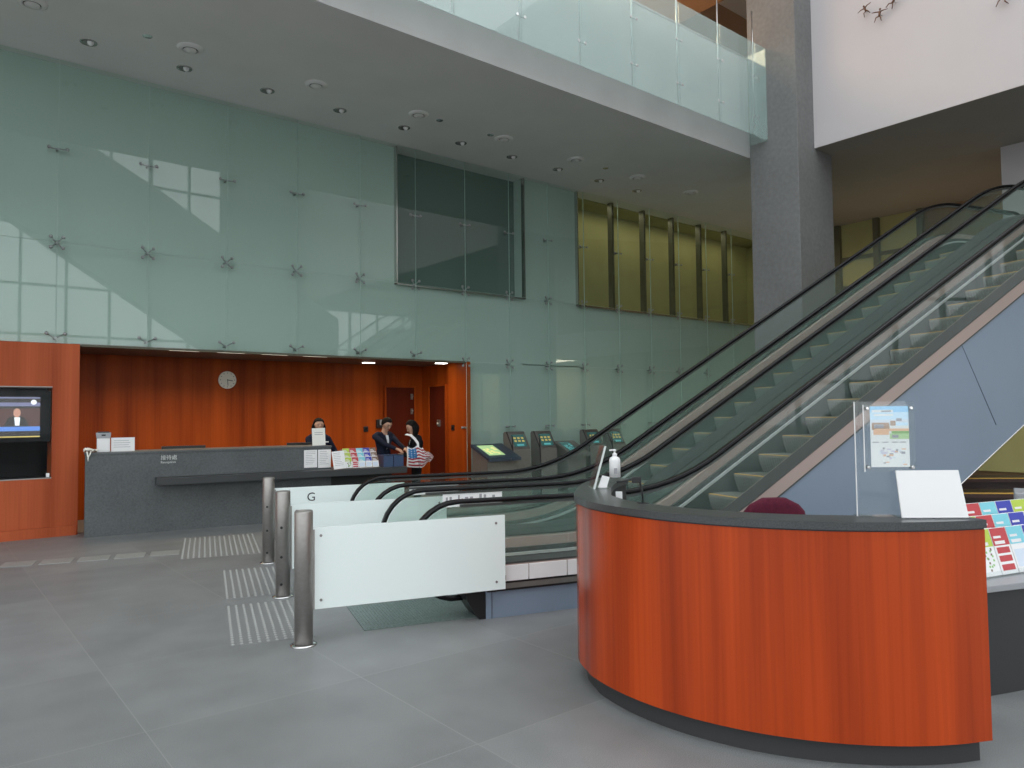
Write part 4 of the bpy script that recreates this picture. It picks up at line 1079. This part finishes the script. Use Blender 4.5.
# ------------------------------------------------------------------ people
def person(name_label, prims, mats, vox=.0085, loc=(0,0,0)):
    """prims: (p0, r0, p1, r1, material index); fused into one skin, then coloured by the nearest limb"""
    mb = MB()
    for p0, r0, p1, r1, mi in prims:
        p0, p1 = Vector(p0), Vector(p1)
        if (p1-p0).length < 1e-5: mb.sphere(p0, r0, 0, 16, 11); continue
        d = p1-p0; L_ = d.length; prof = [(r0*math.cos(a), -r0*math.sin(a)) for a in (1.5, 1.1, .7, .35, 0)]+[(r1*math.cos(a), L_+r1*math.sin(a)) for a in (0, .35, .7, 1.1, 1.5)]
        mb.lathe(prof, p0, 16, axis=d)
    tmp = mb.build('tmp', ['skin'])
    rm = tmp.modifiers.new('r', 'REMESH'); rm.mode = 'VOXEL'; rm.voxel_size = vox; rm.use_smooth_shade = True
    sm = tmp.modifiers.new('s', 'SMOOTH'); sm.iterations = 3; sm.factor = .5
    dg = bpy.context.evaluated_depsgraph_get(); dg.update()
    me = bpy.data.meshes.new_from_object(tmp.evaluated_get(dg)); bpy.data.objects.remove(tmp)
    root = thing('person', loc, name_label, 'person')
    n = len(me.polygons); cen = np.empty(n*3); me.polygons.foreach_get('center', cen); cen = cen.reshape(-1, 3)
    best = np.full(n, 1e9); idx = np.zeros(n, int)
    for p0, r0, p1, r1, mi in prims:
        a, b_ = np.array(p0, float), np.array(p1, float); d = b_-a; L2 = max(d@d, 1e-9)
        tt = np.clip((cen-a)@d/L2, 0, 1)
        if isinstance(r0, tuple):
            rr_ = np.array(r0); dist = (np.linalg.norm((cen-a)/rr_, axis=1)-1)*min(r0)
        else: dist = np.linalg.norm(cen-(a+tt[:, None]*d), axis=1)-(r0+(r1-r0)*tt)
        k = dist < best; best[k] = dist[k]; idx[k] = mi
    me.materials.clear()
    for m_ in mats: me.materials.append(M[m_])
    me.polygons.foreach_set('material_index', idx.astype(np.int32)); me.polygons.foreach_set('use_smooth', np.ones(n, bool))
    for v in me.vertices: v.co -= Vector(loc)
    me.name = 'body'
    o = bpy.data.objects.new('body', me); C.objects.link(o); o.parent = root
    return root
def hand(prims, w, d, side, mi=0, curl=.5, s=1.):
    """w wrist, d pointing direction, side = thumb-side vector"""
    w = Vector(w); d = Vector(d).normalized(); side = Vector(side).normalized(); side = (side-d*side.dot(d)).normalized(); nrm = d.cross(side)
    if nrm.z > 0: nrm = -nrm      # fingers curl downwards
    palm = w+d*.045*s
    prims.append((w, .022*s, palm, .026*s, mi)); 
    for off in (-.022, 0, .022): prims.append((w+d*.02*s, .016*s, w+d*.075*s+side*off*s, .013*s, mi))
    for k, (off, l) in enumerate(((.030, .070), (.010, .080), (-.010, .075), (-.029, .058))):
        b0 = w+d*.080*s+side*off*s; c1 = (d+nrm*curl*.5).normalized(); c2 = (d+nrm*curl*1.6).normalized()
        m = b0+c1*l*.5*s; prims.append((b0, .0095*s, m, .0088*s, mi)); prims.append((m, .0088*s, m+c2*l*.5*s, .0075*s, mi))
    tb = w+d*.028*s+side*.026*s; td = (d*.7+side*.7+nrm*.2).normalized()
    prims.append((tb, .012*s, tb+td*.035*s, .0105*s, mi)); prims.append((tb+td*.035*s, .0105*s, tb+td*.035*s+(td*.7+d*.5).normalized()*.026*s, .0085*s, mi))
def build_person(label, x, y, top, face, headtilt, hands, long_hair, suit, lean=0., female=True, floor_y=None, shoulder_drop=.0):
    """face: azimuth the body faces (radians); headtilt: pitch down; hands: two world points"""
    H_ = top; F_ = Vector((math.cos(face), math.sin(face), 0)); S_ = Vector((-F_.y, F_.x, 0))   # S_: person's left
    hh = .232; up_ = Vector((0, 0, 1))
    hip = Vector((x, y, 0))-F_*lean*.6; hz = top*.53
    sh = Vector((x, y, top-.30-shoulder_drop))
    pr = []
    sw = .165 if female else .19
    hips = hip+up_*hz
    # legs
    for q in (-1, 1):
        hp = hips+S_*q*.085; kn = hip+S_*q*.09+up_*(hz*.52)+F_*.02; an = hip+S_*q*.10+up_*.08-F_*.01
        pr += [(hp, .085, kn, .058, 1), (kn, .058, an, .042, 1), (an-up_*.03, .045, an+F_*.15-up_*.045, .035, 2)]
    pr += [(hips-S_*.06, .10, hips+S_*.06, .10, 1)]
    waist = hips.lerp(sh, .42); chest = hips.lerp(sh, .75)
    pr += [(hips-S_*.05, .098, waist-S_*.045, .088, 1), (hips+S_*.05, .098, waist+S_*.045, .088, 1)]
    pr += [(waist-S_*.045, .09, chest-S_*.075, .098, 1), (waist+S_*.045, .09, chest+S_*.075, .098, 1), (waist+F_*.01, .09, chest+F_*.02, .095, 1)]
    pr += [(chest-S_*.08, .095, sh-S_*(sw-.06)-up_*.03, .068, 1), (chest+S_*.08, .095, sh+S_*(sw-.06)-up_*.03, .068, 1), (sh-S_*(sw-.04)-up_*.035, .062, sh+S_*(sw-.04)-up_*.035, .062, 1)]
    neck = sh+F_*.01+up_*.0
    hd = (up_*math.cos(headtilt*.8)+F_*math.sin(headtilt*.8)).normalized()
    fw_ = (F_*math.cos(headtilt)-up_*math.sin(headtilt)).normalized()
    upv = (fw_.cross(S_)).normalized()
    if upv.z < 0: upv = -upv
    hc = neck+hd*.185
    pr += [(neck-up_*.04, .058, hc-upv*.03-fw_*.02, .048, 0)]
    pr += [(hc+upv*.025-fw_*.012, .086, hc+upv*.018+fw_*.012, .082, 0), (hc-upv*.02+fw_*.02, .070, hc-upv*.075+fw_*.05, .040, 0), (hc-upv*.088+fw_*.062, .024, hc-upv*.088+fw_*.064, .022, 0)]
    pr += [(hc+upv*.010+fw_*.088, .010, hc-upv*.022+fw_*.102, .0135, 0)]           # nose
    for q in (-1, 1):
        pr += [(hc+S_*q*.080-fw_*.01+upv*.012, .013, hc+S_*q*.078-fw_*.004-upv*.022, .010, 0), (hc-upv*.012+S_*q*.035+fw_*.06, .022, hc-upv*.015+S_*q*.037+fw_*.058, .022, 0)]
    # arms
    for q, hp in ((-1, hands[0]), (1, hands[1])):
        s0 = sh+S_*q*sw-up_*.055; w = Vector(hp[0]); 
        dd = w-s0; L1, L2 = .275, .245; dl = min(dd.length, (L1+L2)*.995); ddn = dd.normalized(); w = s0+ddn*dl
        a_ = (L1*L1-L2*L2+dl*dl)/(2*dl); hgt = math.sqrt(max(L1*L1-a_*a_, 0))
        bend = (-up_*.8+S_*q*.5-F_*.3); bend = (bend-ddn*bend.dot(ddn)).normalized()
        el = s0+ddn*a_+bend*hgt
        pr += [(s0, .058, el, .044, 1), (el, .044, w-(w-el).normalized()*.03, .034, 1), (w-(w-el).normalized()*.03, .024, w, .022, 0)]
        hand(pr, w, (w-el).normalized()*.6+Vector(hp[1])*.6, Vector(hp[2]))
    root = person(label, pr, ['skin', suit, 'black'], loc=(hip.x, hip.y, 0))
    # face details
    for q in (-1, 1): MB().sphere(hc+upv*.012+S_*q*.030+fw_*.079, (.012, .012, .008), 0, 10, 7).build('eye', 'black_ink', root)
    for q in (-1, 1): MB().tube([hc+upv*.034+S_*q*.014+fw_*.088, hc+upv*.040+S_*q*.032+fw_*.083, hc+upv*.034+S_*q*.048+fw_*.070], [.003, .0045, .0025], 6).build('eyebrow', 'hair', root)
    b = MB(); b.tube([hc-upv*.052+S_*.024+fw_*.078, hc-upv*.050+fw_*.092, hc-upv*.052-S_*.024+fw_*.078], [.003, .006, .003], 7); b.build('lips', 'lips', root)
    # hair: cap shell over the skull, longer locks if long
    b = MB(); n, m_ = 24, 12; rings = []
    for i in range(m_+1):
        th = PI*i/m_*.66; ring = []
        for k in range(n):
            a = 2*PI*k/n; fx, sx = math.cos(a), math.sin(a)
            lim = 1.0 if fx < -.1 else 1-.58*min(1, (fx+.1)/.75)
            t_ = th*lim*(1.12 if fx < 0 else 1.)
            r_ = .105+.004*math.sin(7*a+3*i)*(i/m_)
            ring.append(tuple(hc+upv*.018+(upv*math.cos(t_)*1.10+(fw_*fx*1.05+S_*sx*.93)*math.sin(t_))*r_-fw_*.006))
        rings.append(ring)
    b.strip(rings, True, True, 0)
    if long_hair == 'long':
        for k in range(9):
            a = R(95+170*k/8); p = hc+(fw_*math.cos(a)+S_*math.sin(a)*.95)*.088
            b.tube([p+upv*.03, p-upv*.06+(fw_*math.cos(a)+S_*math.sin(a))*.012, p-up_*.15+(fw_*math.cos(a)+S_*math.sin(a))*.01, p-up_*.21], [.032, .036, .03, .012], 8)
    elif long_hair == 'bun':
        b.sphere(hc-fw_*.10+upv*.03, .052)
    hair_o = b.build('hair', 'hair', root)
    so = hair_o.modifiers.new('sub', 'SUBSURF'); so.levels = 1; so.render_levels = 1
    # shirt front between lapels
    b = MB(); c0 = sh+F_*.072-up_*.02
    pts = [(0, -.035, -.01), (0, .035, -.01), (.05, .022, -.10), (.058, .0, -.26), (.05, -.022, -.10)]
    vs = [c0+F_*(p[0]*.75+.022)+S_*p[1]+up_*p[2] for p in pts]
    b.add([tuple(v) for v in vs]+[tuple(v-F_*.05) for v in vs], [(0,1,2,3,4), (9,8,7,6,5)]+[(i, (i+1) % 5, 5+(i+1) % 5, 5+i) for i in range(5)])
    b.build('shirt', 'shirt', root)
    for q in (-1, 1):
        b = MB(); pp = [(.0, .04*q, .0), (.055, .075*q, -.10), (.066, .004*q, -.27)]
        vs = [c0+F_*(p[0]*.75+.034)+S_*p[1]+up_*p[2] for p in pp]
        b.add([tuple(v) for v in vs]+[tuple(v-F_*.03) for v in vs], [(0,1,2), (5,4,3), (0,3,4,1), (1,4,5,2), (2,5,3,0)])
        b.build('lapel', suit, root)
    return root, dict(hc=hc, sh=sh, F=F_, S=S_, up=up_, neck=neck)
dn = Vector((0, -1, 0))
p1, i1 = build_person('long-haired person in a dark suit with white name tag, behind the standing sign', 5.45, 12.10, 1.575, R(-100), R(12), [((5.33, 11.75, .98), (0,-1,-.2), (1,0,0)), ((5.70, 11.80, .95), (0,-1,-.2), (-1,0,0))], 'long', 'navy_cloth')
c = i1['sh']+i1['F']*.098+i1['S']*.115-i1['up']*.105
MB().box(-.04, .04, -.004, .004, -.010, .010, 0, frame(c.x, c.y, R(-10), c.z)).build('name_tag', 'white', p1)
p2, i2 = build_person('person in a dark navy suit and white shirt looking down, behind the blue boxes', 6.63, 11.93, 1.59, R(-80), R(34), [((6.66, 11.40, .99), (.3,-1,-.3), (1,0,0)), ((6.82, 11.38, .97), (-.1,-1,-.3), (-1,0,0))], 'short', 'navy_cloth', female=False)
p3, i3 = build_person('person in black with a flag bag, bending over the right end of the desk', 6.93, 11.27, 1.535, R(160), R(30), [((6.70, 11.42, .93), (-1,.2,-.3), (0,1,0)), ((6.60, 11.20, .92), (-1,.2,-.3), (0,1,0))], 'long', 'black_cloth', lean=.0)
# flag-patterned shoulder bag carried by the third person
bg = thing('shoulder_bag', (6.87, 10.98, .72), 'white-strapped bag patterned as a stars-and-stripes flag, hanging from the person in black', 'bag')
def bagpt(u, w):      # u along top 0..1, w down 0..1 ; drooping quadrilateral
    a = Vector((6.635, 10.98, 1.08)).lerp(Vector((6.86, 10.94, 1.12)), min(u*1.6, 1)) if u < .45 else Vector((6.79, 10.95, 1.105)).lerp(Vector((7.125, 10.97, .90)), (u-.45)/.55)
    c_ = Vector((6.615, 10.98, .735)).lerp(Vector((6.95, 10.97, .715)), min(u*1.5, 1)) if u < .66 else Vector((6.945, 10.97, .716)).lerp(Vector((7.13, 10.975, .885)), (u-.66)/.34)
    p = a.lerp(c_, w); p.y -= .045*math.sin(PI*u)*math.sin(PI*min(max(w, 0), 1))
    if u < .5: p.z -= .05*math.sin(PI*u/.5)*(1-w)
    p.x -= .07; return p
b = MB(); nu, nv = 26, 26; vs = [tuple(bagpt(i/nu, j/nv)) for i in range(nu+1) for j in range(nv+1)]
for i in range(nu):
    for j in range(nv):
        u, w = (i+.5)/nu, (j+.5)/nv
        st_ = int(w*13)
        mi = 0 if (u < .40 and w < 7/13) else (1 if st_ % 2 else 2)
        if u < .03 or w < .03: mi = 2
        if mi == 0 and (i % 3 == 1 and j % 3 == 1): mi = 2
        b.add([vs[i*(nv+1)+j], vs[(i+1)*(nv+1)+j], vs[(i+1)*(nv+1)+j+1], vs[i*(nv+1)+j+1]], [(0,1,2,3)], mi, True)
o = b.build('panel', ['flag_blue', 'flag_red', 'flag_white'], bg)
sm = o.modifiers.new('s', 'SOLIDIFY'); sm.thickness = .03; sm.offset = 1
b = MB(); sp = [(6.70, 11.16, 1.285), (6.745, 11.07, 1.27), (6.80, 11.02, 1.20), (6.835, 10.985, 1.13), (6.825, 10.96, 1.04)]
rings = []
for i, p in enumerate(sp):
    p = Vector(p); p.x -= .06; rings.append([tuple(p+Vector(d_)) for d_ in ((-.02, 0, -.012), (.02, 0, .012), (.02, .006, .012), (-.02, .006, -.012))])
b.strip(rings, True, True, 0, False); b.build('strap', 'flag_white', bg)

# ------------------------------------------------------------------ lights
w = bpy.data.worlds.new('world'); bpy.context.scene.world = w; w.use_nodes = True
n = w.node_tree; n.nodes.clear()
out = n.nodes.new('ShaderNodeOutputWorld'); bgd = n.nodes.new('ShaderNodeBackground')
bgd.inputs[0].default_value = (.93, .97, 1.0, 1); bgd.inputs[1].default_value = 1.75
n.links.new(bgd.outputs[0], out.inputs[0])
def area(name, loc, sx, sy, power, col, rot=(0,0,0), spread=180):
    l = bpy.data.lights.new(name, 'AREA'); l.shape = 'RECTANGLE'; l.size = sx; l.size_y = sy; l.energy = power; l.color = col; l.spread = R(spread)
    o = bpy.data.objects.new(name, l); o.location = loc; o.rotation_euler = rot; C.objects.link(o); return o
area('recess_light', (5.0, 12.3, 2.63), 6.2, .2, 46, (1, .78, .5), spread=142)
area('gallery_light', (4, 10.6, 10.5), 14, 1.5, 700, (1, .75, .5))
area('landing_light', (18.6, 7.5, 6.6), 1.2, 6, 26, (1, .72, .45), spread=110)
area('lower_hall_light', (18.2, 1.0, 3.6), 2, 6, 300, (1, .92, .7))
area('olive_room_light', (15.5, 12.38, 6.62), 7, .1, 16, (1, .92, .6))
vs_ = bpy.context.scene.view_settings
vs_.view_transform = 'Standard'; vs_.look = 'None'; vs_.gamma = 1; vs_.exposure = .28; vs_.use_curve_mapping = False
